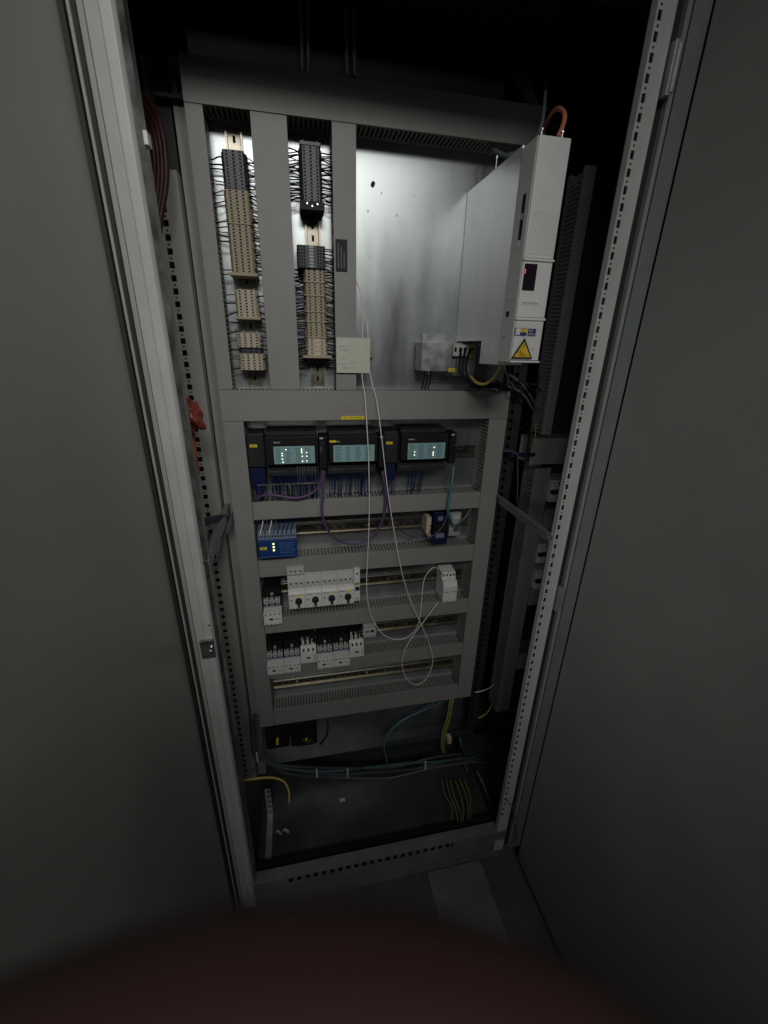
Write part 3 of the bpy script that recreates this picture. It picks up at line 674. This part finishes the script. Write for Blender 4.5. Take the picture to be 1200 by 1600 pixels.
# right end of that row: relay parts
t = thing('relay_socket', (.378, .05, -.545), 'beige relay socket with copper contacts, left of the navy relay', 'relay')
MB().box(.3640, .3790, .010, .0600, -.5250, -.4730, 'beige_light').prism([(.366, -.5250), (.380, -.5250), (.384, -.5420), (.374, -.5420)], .012, .0600, 'y', 'beige').build('body', t, bevel=.001)
for z in (-.500, -.512, -.520): MB().cyl((.3765, z), .0028, .0065, .0095, 'y', 'copper', 8).build('contact', t)
t = thing('relay', (.405, .05, -.56), 'navy blue relay in the second row, above the duct slots', 'relay')
MB().box(.3880, .4320, .015, .0600, -.4950, -.4600, 'navy').box(.3850, .4300, -.002, .0600, -.5190, -.4955, 'black').box(.3850, .4350, .012, .0600, -.5650, -.5195, 'navy').build('body', t, bevel=.0012)
MB().box(.4000, .4160, .0115, .0148, -.4860, -.4730, 'psu_grey').box(.3950, .4220, .0085, .0118, -.5420, -.5250, 'psu_grey').build('window', t)
t = thing('junction_block', (.458, .05, -.55), 'small translucent grey terminal box right of the navy relay', 'terminal box')
MB().box(.4420, .4780, .022, .0600, -.5450, -.4680, 'clear').build('body', t, bevel=.0012)
MB().box(.4520, .4720, .0190, .0218, -.4890, -.4760, 'white_terminal').box(.4550, .4750, .0200, .0218, -.5300, -.5050, 'grey_cable').build('cover', t)
cable('grey_lead', [(736, 795, .01), (728, 807, .0), (720, 816, .0), (712, 828, .02)], .0036, 'grey_cable', 'short grey cable bending into the small translucent terminal box')

# ------------------------------------------------------------------ contactors
def contactor(x0, w, zc0, zc1, label, grp, yf=-.030, tall=True):
    """front cap between zc0 and zc1, terminal rows above"""
    t = thing('contactor', (x0 + w / 2, .06, zc0), label, 'contactor', grp)
    MB().box(x0 + .001, x0 + w - .001, .004, .0600, zc0 + .001, zc1 + (.062 if tall else .046), 'black').build('body', t, bevel=.0008)
    c = MB().box(x0, x0 + w, yf, .0035, zc0, zc1, 'white_plastic')
    n = 4
    for i in range(n):
        x = x0 + w * (i + .5) / n
        c.cyl((x, zc1 - .006), .0025, yf - .0004, yf - .0001, 'y', 'hole', 8)
        c.box(x - .0022, x + .0022, yf - .0004, yf - .0001, zc0 + .001, zc0 + .0035, 'hole')
    c.build('front_cap', t, bevel=.001)
    MB().box(x0 + w * .30, x0 + w * .52, yf - .0008, yf - .0002, (zc0 + zc1) / 2 - .0045, (zc0 + zc1) / 2 + .0015, 'ink').build('window', t)
    MB().box(x0 + w * .62, x0 + w * .92, yf - .0006, yf - .0002, (zc0 + zc1) / 2 - .005, (zc0 + zc1) / 2 + .001, 'beige_light').build('marking', t)
    r = MB()
    for i in range(3):
        xa = x0 + w * (.04 + i * .32)
        r.box(xa, xa + w * .27, -.012, .0035, zc1 + .020, zc1 + .032, 'white_terminal').cyl((xa + w * .135, zc1 + .026), .0026, -.0128, -.0121, 'y', 'hole', 8)
        for k in range(2):
            r.box(xa + .001, xa + w * .25, -.004, .0035, zc1 + .003 + k * .008, zc1 + .009 + k * .008, 'psu_grey')
    r.build('terminal_row', t)
    if tall:
        for i in range(3):
            x = x0 + w * (.20 + i * .32)
            MB().cyl((x, zc1 + .045), .0045, -.003, .0035, 'y', 'screw' if i != 1 else 'white_terminal', 10).cyl((x, zc1 + .045), .002, -.0045, -.0031, 'y', 'ink', 6).build('clamp_screw', t)
    for i in range(4):
        x = x0 + w * (.15 + i * .23)
        b = MB().tube([(x, -.008, zc1 + .034), (x + .001, -.016, zc1 + .050), (x + .003, .0, zc1 + .070), (x + .002, .03, zc1 + .085)], .0015, 'wire_black', 6)
        b.build('lead', t)
    return t
G3 = 'white contactors in the two lower rows'
contactor(-.1240, .0510, -.7690, -.7270, 'white contactor alone at the left end of the motor switch row', G3)
contactor(-.1290, .0500, -.9550, -.9210, 'white contactor, first from left in the lowest row, cap hanging over the duct', G3)
contactor(-.0780, .0500, -.9550, -.9210, 'white contactor, second from left in the lowest row', G3)
contactor(.0235, .0505, -.9550, -.9200, 'white contactor, fourth from left in the lowest row', G3)
contactor(.0750, .0505, -.9550, -.9190, 'white contactor, fifth from left in the lowest row', G3)
def contactor_b(x0, w, label):
    t = thing('contactor', (x0 + w / 2, .06, -.935), label, 'contactor', 'higher mounted white contactors with plain fronts')
    MB().box(x0 + .001, x0 + w - .001, .004, .0600, -.930, -.845, 'black').build('body', t, bevel=.0008)
    c = MB().box(x0, x0 + w, -.020, .0035, -.9340, -.8960, 'white_plastic').prism([(-.016, -.8955), (.0, -.8800), (.0035, -.8800), (.0035, -.8955)], x0, x0 + w, 'x', 'white_terminal')
    for i in range(3):
        c.cyl((x0 + w * (.2 + .3 * i), -.8900), .0030, -.0165, -.0070, 'y', 'hole', 8)
    c.build('front_cap', t, bevel=.001)
    MB().box(x0 + w * .36, x0 + w * .62, -.0208, -.0202, -.9170, -.9110, 'ink').build('window', t)
    MB().box(x0 + w * .86, x0 + w * .90, -.0206, -.0202, -.926, -.902, 'zinc_dull').build('marking', t)
    for i in range(3):
        MB().prism([(-.004, -.879), (.0035, -.879), (.0035, -.852), (.001, -.852)], x0 + w * (.10 + .3 * i), x0 + w * (.26 + .3 * i), 'x', 'white_terminal').build('terminal_fin', t)
    MB().cyl((x0 + w * .85, -.862), .0055, -.006, .0035, 'y', 'screw', 10).cyl((x0 + w * .85, -.850), .0045, -.006, .0035, 'y', 'screw', 10).build('clamp_screw', t)
    for i in range(3):
        MB().tube([(x0 + w * (.2 + .25 * i), -.004, -.856), (x0 + w * (.22 + .25 * i), -.012, -.845), (x0 + w * (.28 + .25 * i), .01, -.832), (x0 + w * (.3 + .25 * i), .04, -.823)], .0015, 'wire_black', 6).build('lead', t)
contactor_b(-.0265, .0485, 'plain white contactor set higher, third from left in the lowest row')
contactor_b(.1270, .0460, 'plain white contactor set higher, sixth from left in the lowest row')
t = thing('relay', (.19, .06, -.884), 'small dark grey relay block with holes at the right end of the contactors', 'relay')
s = MB().box(.1740, .2160, .008, .0600, -.8840, -.8360, 'white_terminal')
for i in range(4): s.cyl((.179 + i * .0105, -.8430), .0026, .0072, .0079, 'y', 'hole', 8).cyl((.179 + i * .0105, -.8780), .0022, .0072, .0079, 'y', 'hole', 8)
s.build('body', t, bevel=.001)
MB().box(.198, .209, .0070, .0078, -.865, -.856, 'ink').box(.180, .194, .0070, .0078, -.866, -.856, 'psu_grey').build('window', t)

# ------------------------------------------------------------------ rotary motor switches
pos = ('first', 'second', 'third', 'fourth')
for k in range(4):
    x0 = -.0505 + k * .0480; w_ = .0475
    t = thing('motor_switch', (x0 + w_ / 2, .06, -.728), 'white motor protection switch with black rotary knob, %s from the left' % pos[k], 'motor switch', 'four motor protection switches in a row')
    MB().box(x0, x0 + w_, .0, .0600, -.7260, -.6200, 'white_terminal').build('body', t, bevel=.001)
    MB().prism([(-.0230, -.7270), (-.0230, -.6760), (-.0200, -.6700), (-.0004, -.6640), (-.0004, -.7270)], x0, x0 + w_, 'x', 'white_plastic').build('front_cover', t, bevel=.0008)
    s = MB().prism([(-.0110, -.6630), (-.0110, -.6430), (-.0060, -.6250), (-.0004, -.6250), (-.0004, -.6630)], x0, x0 + w_, 'x', 'white_terminal')
    for i in range(3):
        s.cyl((x0 + .010 + i * .0140, -.6480), .0028, -.0118, -.0105, 'y', 'hole', 8).box(x0 + .014 + i * .0140, x0 + .0165 + i * .0140, -.0118, -.0105, -.6570, -.6550, 'hole')
    s.build('terminal_row', t)
    kx, kz = x0 + w_ * .60, -.6985
    kn = MB().cyl((kx, kz), .0100, -.0310, -.0231, 'y', 'ink', 20).build('rotary_knob', t, bevel=.001)
    MB().box(kx - .0032, kx + .0032, -.0380, -.0311, kz - .0150, kz + .0080, 'ink').build('handle', kn, bevel=.0008)
    MB().box(x0 + w_ * .60, x0 + w_ * .86, -.0236, -.0231, -.6830, -.6780, 'yellow' if k != 1 else 'beige_light').box(x0 + .003, x0 + w_ * .45, -.0236, -.0231, -.6815, -.6800, 'ink' if k else 'zinc_dull').build('marking', t)
    MB().cyl((x0 + .0080, -.6975), .0034, -.0236, -.0231, 'y', 'psu_grey', 8).cyl((x0 + .0080, -.7160), .0014, -.0236, -.0231, 'y', 'hole', 8).build('dial', t)
    s = MB()
    for i in range(6): s.box(x0 + .004 + i * .0075, x0 + .0065 + i * .0075, -.0236, -.0231, -.7262, -.7235, 'hole')
    s.build('lower_slots', t)
    if k == 0:
        s = MB().box(x0, x0 + w_, -.008, .0600, -.6195, -.5960, 'white_terminal')
        for i in range(3): s.cyl((x0 + .010 + i * .0140, -.6090), .0028, -.0088, -.0081, 'y', 'hole', 8)
        s.build('auxiliary_block', t, bevel=.001)
t = thing('circuit_breaker', (.151, .06, -.727), 'narrow white circuit breaker at the right end of the motor switches', 'circuit breaker')
MB().box(.1420, .1600, -.014, .0600, -.7250, -.6170, 'white_plastic').build('body', t, bevel=.001)
MB().box(.1440, .1580, -.0148, -.0142, -.6680, -.6600, 'yg').build('marking', t)
MB().box(.1455, .1575, -.0220, -.0142, -.6830, -.6740, 'ink').build('lever', t, bevel=.0006)
MB().cyl((.1510, -.6300), .003, -.0148, -.0142, 'y', 'hole', 8).cyl((.1510, -.7150), .0025, -.0148, -.0142, 'y', 'hole', 8).build('screw_hole', t)
s = MB().box(.0040, .0390, .010, .0600, -.6190, -.6030, 'beige'); o = s.build('label_carrier', bevel=.0006); tag(o, 'beige label block peeking above the second motor switch', 'label holder')

# four-pole terminal with the white wires
t = thing('signal_isolator', (.445, .06, -.765), 'white pair of slim isolator modules where the thin white wires end', 'isolator', None)
for k in range(2):
    x0 = .4270 + k * .0235
    c = MB().prism([(-.014, -.7620), (-.014, -.7080), (-.006, -.6920), (.008, -.6880), (.014, -.6680), (.0600, -.6640), (.0600, -.7620)], x0, x0 + .0230, 'x', 'white_plastic').build('module', t, bevel=.0008)
    for i in range(2):
        MB().box(x0 + .003 + i * .011, x0 + .009 + i * .011, -.0040, .0045, -.6990, -.6930, 'hole').build('wire_entry', c)
        MB().box(x0 + .004 + i * .011, x0 + .009 + i * .011, .0100, .0125, -.6850, -.6740, 'ink').build('terminal_slot', c)
    MB().cyl((x0 + .013, -.7560), .0020, -.0154, -.0142, 'y', 'screw', 8).build('screw', c)
    MB().box(x0 + .004, x0 + .019, -.0147, -.0142, -.7260, -.7235, 'psu_grey').build('marking', c)

# ------------------------------------------------------------------ paper card and thin white wires
t = thing('paper_card', (.143, -.006, -.066), 'square cream paper card with faint print hanging on the vertical duct', 'card')
p0, p1 = at(525, 527, -.008), at(578, 583, -.008)
MB().box(p0.x, p1.x, -.0085, -.0065, p1.z, p0.z, 'card').build('sheet', t, bevel=.0003)
for i, (s_, dx, dz, wd) in enumerate((('KLEMME', .008, .022, .014), ('2  7', .030, .022, .010), ('ANALOG', .008, .030, .020), ('4-20mA', .010, .048, .014), ('24V DC', .008, .062, .018), ('12 3 5', .030, .058, .016), ('Geber 2', .014, .070, .022))):
    text(s_, p0.x + dx, p0.z - dz, -.0088, .0036, 'psu_grey', t, width=wd)
cable('white_wire', [(557, 440, .03), (562, 452, .0), (566, 475, -.003), (567, 500, -.003), (566, 527, -.003), (565, 560, -.003), (566, 590, -.006), (571, 630, -.012), (576, 720, -.03), (577, 800, -.03), (575, 860, -.03), (573, 920, -.03), (580, 962, -.03), (600, 992, -.03), (625, 999, -.03), (645, 989, -.03), (655, 970, -.03), (659, 935, -.03), (663, 905, -.028), (675, 888, -.02), (686, 889, -.005), (692, 897, .005)], .00125, 'wire_white', 'thin white wire, left one, looping wide from the card up to the isolator top', 'wire', seg=6)
cable('white_wire', [(566, 480, .02), (570, 492, -.002), (574, 510, -.003), (575, 527, -.003), (576, 560, -.003), (579, 588, -.006), (589, 630, -.012), (597, 690, -.03), (605, 760, -.03), (614, 820, -.03), (627, 890, -.03), (642, 940, -.032), (658, 975, -.034), (672, 1010, -.034), (676, 1035, -.034), (667, 1059, -.034), (650, 1070, -.034), (634, 1058, -.034), (628, 1036, -.034), (634, 1012, -.034), (650, 987, -.036), (668, 963, -.032), (684, 941, -.018)], .00125, 'wire_white', 'thin white wire, right one, crossing itself in a teardrop loop at the lower right', 'wire', seg=6)

# ------------------------------------------------------------------ things on the left side
def corrugated(name, pts, r, m, label):
    P = [at(*p) for p in pts]; b = MB(); b.tube(P, r, m, 10, 8)
    return tag(b.build(name), label, 'hose')
for i in range(4):
    corrugated('orange_hose', [(205 - i * 3, 135 + i * 5, .0), (228 - i * 4, 152 + i * 7, -.03), (247 - i * 4, 185 + i * 8, -.06), (257 - i * 5, 230 + i * 8, -.07), (259 - i * 6, 285, -.08), (250 - i * 4, 345, -.10), (246 - i * 3, 410, -.12)], .0058, 'dark_orange' if i % 2 else 'shaded_hose_red', 'dark orange hose arching behind the left post, %s from the right' % ('first', 'second', 'third', 'fourth')[i])  # both hose colours darkened to hold the shade behind the left post
b = MB(); bmv = []
bag = bmesh.new(); bmesh.ops.create_icosphere(bag, subdivisions=4, radius=1)
c0 = at(298, 650, -.16)
for v in bag.verts:
    n = math.sin(v.co.x * 5 + v.co.z * 3) * .16 + math.sin(v.co.z * 9 + v.co.y * 4) * .10 + math.sin(v.co.x * 13 - v.co.z * 7) * .05
    v.co = Vector((v.co.x * .026, v.co.y * .024, v.co.z * .034)) * (1 + n)
me = bpy.data.meshes.new('red_wrap'); bag.to_mesh(me); bag.free(); me.materials.append(M['red_bag'])
for p in me.polygons: p.use_smooth = True
o = bpy.data.objects.new('red_wrap', me); col.objects.link(o); o.location = c0; tag(o, 'crumpled shiny red plastic wrap stuffed behind the left post', 'plastic wrap')
cable('orange_hose', [(298, 668, -.12), (300, 690, -.12), (303, 715, -.12), (306, 740, -.11)], .0075, 'orange', 'short orange hose coming out below the red plastic wrap', 'hose')
for i in range(3):
    cable('blue_cable', [(318, 812 + i * 5, -.20), (335, 808 + i * 4, -.12), (352, 806 + i * 3, -.04), (362, 812, .03)], .0040, 'navy', 'dark blue cable crossing behind the left strut, %s from the top' % nth(i + 1), 'cable', 'dark blue cables behind the left strut')
    cable('grey_lead', [(340 + i * 4, 880 - i * 8, -.10), (350, 840, -.07), (358 + i, 815 + i * 4, -.03), (364, 800, .02)], .0022, 'grey_cable', 'thin grey cable running beside the left strut, %s from the left' % nth(i + 1), 'cable', 'grey cables beside the left strut')

# ------------------------------------------------------------------ bottom of the cabinet
t = thing('socket_block', (-.08, .04, -1.36), 'black socket and relay pair with yellow marks under the bottom duct', 'relay')
MB().box(-.165, -.085, .020, .0690, -1.330, -1.235, 'black').box(-.080, .012, .016, .0690, -1.330, -1.222, 'black').box(-.060, .0, .0, .0155, -1.315, -1.255, 'black').build('body', t, bevel=.002)
for x in (-.128, -.030): MB().box(x, x + .007, -.003, .0 if x > -.1 else .0195, -1.287, -1.279, 'yellow').build('marking', t)
s = MB()
for i in range(5): s.box(-.033 + i * .0065, -.030 + i * .0065, -.0020, -.0002, -1.305, -1.296, 'zinc_dull').box(-.037 + i * .006, -.034 + i * .006, -.0020, -.0002, -1.288 - (i % 2) * .006, -1.284 - (i % 2) * .006, 'yg')
s.build('contact', t)
cable('black_cable', [(507, 1115, .03), (512, 1130, .0), (510, 1150, .0), (500, 1163, .03)], .0035, 'rubber', 'black cable loop beside the black socket block')
jg = lambda a: random.uniform(-a, a)
for i in range(5):
    d = (i - 2) * 3.6
    cable('trunk_cable', [(392 + i * 2.2, 1120, -.04), (393 + i * 2.5, 1150, -.04), (398 + i * 2.5, 1180 - d * .2, -.05), (425 + i * 2, 1198 + d * .7, -.06), (465, 1205 + d + jg(2.5), -.06), (520, 1208 + d * 1.2 + jg(2), -.05), (600, 1206 + d * 1.3 + jg(5), -.04), (640, 1200 + d * 1.4 + jg(4), -.04), (680, 1193 + d * 1.1 + jg(2), -.04), (740, 1184 + d + jg(6), -.03), (770, 1178 + d * 1.6 + jg(5), .0)], .0042 * random.uniform(.8, 1.25), ('trunk', 'steel_blue_cable', 'trunk', 'trunk', 'grey_cable')[i], 'grey trunk cable in the tied bundle lying across the cabinet bottom, %s from the top' % ('first', 'second', 'third', 'fourth', 'fifth')[i])
for k, (px, py) in enumerate(((402, 1181), (495, 1207), (543, 1206), (664, 1194))):
    p = at(px, py, -.055)
    o = MB().box(p.x - .003, p.x + .003, -.062, -.056, p.z - .020, p.z + .020, 'tie').build('cable_tie', bevel=.0008)
    tag(o, 'pale cable tie round the grey bundle, %s from the left' % pos[k], 'cable tie', 'cable ties on the bottom bundle')
cable('grey_blue_cable', [(690, 1097, .03), (665, 1108, .0), (630, 1125, -.02), (608, 1145, -.03), (600, 1165, -.03), (604, 1185, -.02), (608, 1200, .0)], .0034, 'turq', 'turquoise cable curling down from the bottom duct to the bundle')
cable('grey_blue_cable', [(680, 1097, .04), (640, 1115, .03), (612, 1132, .03), (598, 1150, .04)], .0028, 'steel_blue_cable', 'darker blue-grey cable just behind the curling turquoise one')
for i in range(2):
    cable('earth_cable', [(704 + i * 4, 1092, .02), (699 + i * 4, 1120, .0), (692 + i * 4, 1145, -.01), (690 + i * 3, 1165, -.01), (693 + i * 2, 1177, .0)], .0034, 'yg', 'yellow-green earth cable hanging under the right end of the bottom duct, %s one' % ('left', 'right')[i])
t = thing('earth_clamp', (.545, .02, -1.46), 'pale clamp gripping the hanging yellow-green earth cables', 'clamp')
p = at(703, 1158, -.01)
MB().box(p.x - .009, p.x + .007, -.012, .012, p.z - .014, p.z + .016, 'beige_light').build('body', t, bevel=.002)
MB().box(p.x + .008, p.x + .018, -.010, .010, p.z - .020, p.z + .022, 'shaded_interior').build('bracket', t, bevel=.001)
cable('earth_cable', [(747, 1122, .02), (757, 1117, .02), (765, 1108, .03), (768, 1100, .05)], .0040, 'yg', 'short yellow-green cable stub near the right rear corner')
cable('pale_wire', [(737, 1082, .03), (752, 1080, .02), (766, 1074, .03), (777, 1065, .06)], .0018, 'wire_white', 'thin pale wire poking out right of the bottom duct corner', 'wire')
cable('grey_lead', [(718, 1152, .0), (722, 1170, -.02), (726, 1190, -.03), (730, 1205, -.05)], .0035, 'grey_cable', 'grey cable dropping beside the pale earth clamp')
for i in range(6):
    cable('earth_wire', [(690 + i * 7, 1218, -.10), (697 + i * 7 + jg(3), 1240, -.145), (705 + i * 6 + jg(3), 1262 + jg(3), -.190), (708 + i * 5.5 + jg(3), 1280 + jg(6), -.232)], .0022, 'dim_yg', 'yellow-green wire of the fan on the cabinet bottom, %s from the left' % nth(i + 1), 'wire', 'fan of yellow-green wires on the bottom plate')
cable('yellow_cable', [(377, 1220, -.15), (395, 1217, -.14), (425, 1215, -.12), (443, 1221, -.11), (451, 1235, -.11), (452, 1255, -.11)], .0034, 'wire_yellow', 'dull yellow cable bent down at the lower left of the cabinet')
for i in range(2):
    cable('grey_lead', [(745 + i * 30, 1205 - i * 4, -.04), (755 + i * 28, 1225, -.08), (768 + i * 24, 1262, -.14)], .0055, 'grey_cable', 'thick grey cable lying at the lower right corner, %s one' % ('left', 'right')[i])
cable('pale_wire', [(792, 1250, -.30), (801, 1262, -.31), (806, 1285, -.31), (807, 1312, -.30)], .0016, 'grey_cable', 'thin grey wire hanging outside the foot of the right post', 'wire')
# bottom-left bracket with holes
t = thing('floor_bracket', (-.19, -.10, -1.555), 'narrow perforated bracket standing at the bottom left corner', 'bracket')
holed_strip(-.1760, -.1560, -1.555, -1.430, -.05, .0015, .025, -.1640, .008, .010, 'zinc_dull', 'upright', t, small=False)
MB().box(-.176, -.156, -.20, -.052, -1.5545, -1.552, 'strut_steel').build('foot', t)
o = MB().box(.27, .62, .02, .040, -1.435, -1.415, 'shaded_interior').box(.55, .70, -.06, .018, -1.440, -1.425, 'shaded_interior').build('cable_support'); tag(o, 'dark cable support rail behind the clamp at the lower right', 'rail')
for i, (px, py) in enumerate(((447, 1300), (437, 1322), (442, 1262))):
    p = at(px, py, -.12); o = MB().tube([(p.x - .008, -.12, -1.5545), (p.x, -.125, -1.540), (p.x + .010, -.13, -1.552)], .004, 'clear', 8).build('loose_clip')
    tag(o, 'loose translucent clip in the dark bottom left corner, %s one' % ('rear', 'front', 'highest')[i], 'clip', 'loose clips on the cabinet bottom')
o = MB().box(.080, .100, -.060, -.048, -1.5555, -1.5530, 'tie').build('paper_scrap'); tag(o, 'small pale scrap lying in the middle of the cabinet bottom', 'scrap')

# ------------------------------------------------------------------ cabinet bay to the right
rb = thing('neighbour_panel', (.95, .08, -1.5), 'dark mounting plate of the next bay seen through the open side', 'metal plate')
MB().box(.72, 1.35, .072, .075, -1.50, .30, 'shaded_interior').build('sheet', rb)
duct(.6900, .7420, -1.30, -.33, 'vertical slotted duct of the next bay, below its wide duct', m='duct_in', pitch=.0125)
duct(.6900, .7200, -.230, .40, 'tall dark vertical duct of the next bay, right of the drive', m='duct_in')
duct(.6650, 1.05, -.3180, -.2400, 'wide horizontal duct of the next bay, left end beside the blue cable', m='duct_in')
duct(.7440, 1.05, -.5350, -.4650, 'horizontal duct of the next bay behind the right strut', m='duct_in')
duct(.7440, 1.05, -.8200, -.7560, 'horizontal duct of the next bay under the grey breakers', m='duct_in')
duct(.7440, 1.05, -1.10, -1.03, 'lowest horizontal duct of the next bay', m='duct_in')
o = MB().box(.805, .811, .0, .01, -.22, .36, 'rail').build('edge_strip'); tag(o, 'thin dull brass-coloured vertical strip right of the drive', 'strip')
MB
def small_device(x0, z0, n, label):
    t = thing('breaker', (x0 + n * .009, .07, z0), label, 'breaker', 'grey breakers in the next bay')
    s = MB().box(x0, x0 + n * .0175, .0, .0700, z0, z0 + .070, 'white_plastic')
    for i in range(n):
        s.cyl((x0 + .0088 + i * .0175, z0 + .062), .003, -.0006, -.0001, 'y', 'hole', 8).box(x0 + i * .0175 - .0003, x0 + i * .0175 + .0003, -.0006, -.0001, z0, z0 + .07, 'hole')
    s.build('body', t, bevel=.001)
    MB().box(x0 + .002, x0 + n * .0175 - .002, -.010, -.0007, z0 + .028, z0 + .040, 'ink').build('lever', t)
small_device(.752, -.755, 5, 'grey breaker row in the next bay, lowest of three behind the perforated post')
small_device(.745, -.655, 4, 'grey breaker row in the next bay, just under the right strut bolt')
small_device(.750, -.440, 5, 'dark relay row in the next bay, under its wide duct')
cable('blue_cable', [(790, 706, .0), (805, 709, -.02), (820, 711, -.02), (834, 710, .0)], .0060, 'navy', 'thick navy cable crossing from the panel to the next bay')
cable('white_wire', [(788, 704, -.02), (803, 706, -.03), (808, 712, -.03), (809, 740, -.03), (808, 788, -.03)], .0014, 'grey_cable', 'thin grey wire hanging down from the navy cable at the right', 'wire')
cable('green_wire', [(829, 700, -.01), (835, 690, -.02), (838, 660, .0)], .0014, 'yg', 'thin green wire at the left end of the wide duct of the next bay', 'wire')
cable('black_wire', [(793, 655, .02), (815, 668, .0), (828, 678, -.01), (836, 684, .0)], .0014, 'wire_black', 'thin black wire sagging right of the wide middle duct', 'wire')
o = MB().box(.6605, .6640, .01, .02, -.30, -.06, 'zinc_dull').build('edge_strip'); tag(o, 'thin bright steel edge left of the next bay ducts', 'strip')

# ------------------------------------------------------------------ dark top compartment
for i, px in enumerate((470, 480, 540, 552)):
    cable('riser_cable', [(px, 0, .06), (px + 1, 50, .06), (px + 2, 120, .06)], .0045, 'grey_cable', 'dark riser cable behind the top duct, %s from the left' % pos[i])
for i in range(5):
    cable('dark_cable', [(700 + i * 38, -10, .10), (760 + i * 14, 50, .08), (800 + i * 6, 110, .06), (836 + i * 3, 190, .05)], .0030, 'rubber', 'black cable fanning down above the drive from the cabinet roof, %s from the left' % (pos + ('fifth',))[i], 'cable', 'black cables above the drive')
cable('red_cable', [(826, 112, .02), (820, 130, .0), (815, 148, .01), (812, 165, .03)], .0045, 'dark_orange', 'dark red cable end behind the right end of the top duct')
o = MB().box(-.17, .50, .074, .110, .50, .56, 'shaded_interior').build('cross_bar'); tag(o, 'dark cross bar behind the top duct', 'bar')
t = thing('corner_bracket', (-.21, .03, .42), 'dim steel bracket beside the left end of the top duct', 'bracket')
MB().box(-.232, -.182, .020, .0390, .432, .438, 'shaded_interior').build('plate', t)
MB().box(-.196, -.190, .020, .0390, .4385, .475, 'shaded_interior').build('upright', t)

# ------------------------------------------------------------------ hand holding the camera: fingertip over the lower edge of the lens
def cw(u, v, d): return CAM + RX * u * .001 + DN * v * .001 + FW * d * .001
hand = bpy.data.meshes.new('person'); HV = []; HE = []; HR = []
def hv(p, r): HV.append(tuple(cw(*p))); HR.append(r * .001); return len(HV) - 1
wrist = hv((-75, 120, -8), 26); palm = hv((-72, 88, 0), 30); kb = hv((-66, 62, 6), 22)
HE += [(wrist, palm), (palm, kb)]
arm = hv((-80, 180, -40), 30); HE.append((arm, wrist))
def chain(root, pts):
    p = root
    for q, r in pts:
        n = hv(q, r); HE.append((p, n)); p = n
chain(kb, [((-50, 50, 16), 10.5), ((-34, 40, 20), 9.5), ((-20, 34, 20.6), 9.0), ((-7, 29.3, 20.8), 8.8), ((3, 30.0, 21), 8.4), ((12, 34, 21.4), 7.4), ((18, 39.5, 21.5), 5.5)])
chain(kb, [((-44, 66, 12), 10), ((-14, 62, 14), 9), ((8, 66, 12), 8.4), ((18, 70, 4), 7)])
chain(palm, [((-40, 88, 6), 10), ((-10, 84, 8), 9), ((10, 86, 4), 8.2), ((16, 88, -6), 7)])
chain(palm, [((-46, 108, 0), 9), ((-22, 106, 2), 8), ((-4, 106, -2), 7), ((2, 107, -9), 6)])
chain(kb, [((-70, 50, -14), 12), ((-56, 36, -26), 10.5), ((-38, 28, -32), 9)])
hand.from_pydata(HV, HE, []); hand.update()
ho = bpy.data.objects.new('person', hand); col.objects.link(ho)
sk = ho.modifiers.new('skin', 'SKIN'); sk.use_smooth_shade = True
for i, r in enumerate(HR): hand.skin_vertices[0].data[i].radius = (r, r)
hand.skin_vertices[0].data[palm].use_root = True
su = ho.modifiers.new('sub', 'SUBSURF'); su.levels = 2; su.render_levels = 2
hand.materials.append(M['skin'])
tag(ho, 'person\'s blurred dark reddish finger covering the bottom edge of the view', 'person')

for o in bpy.data.objects:
    if '_o' in o: del o['_o']
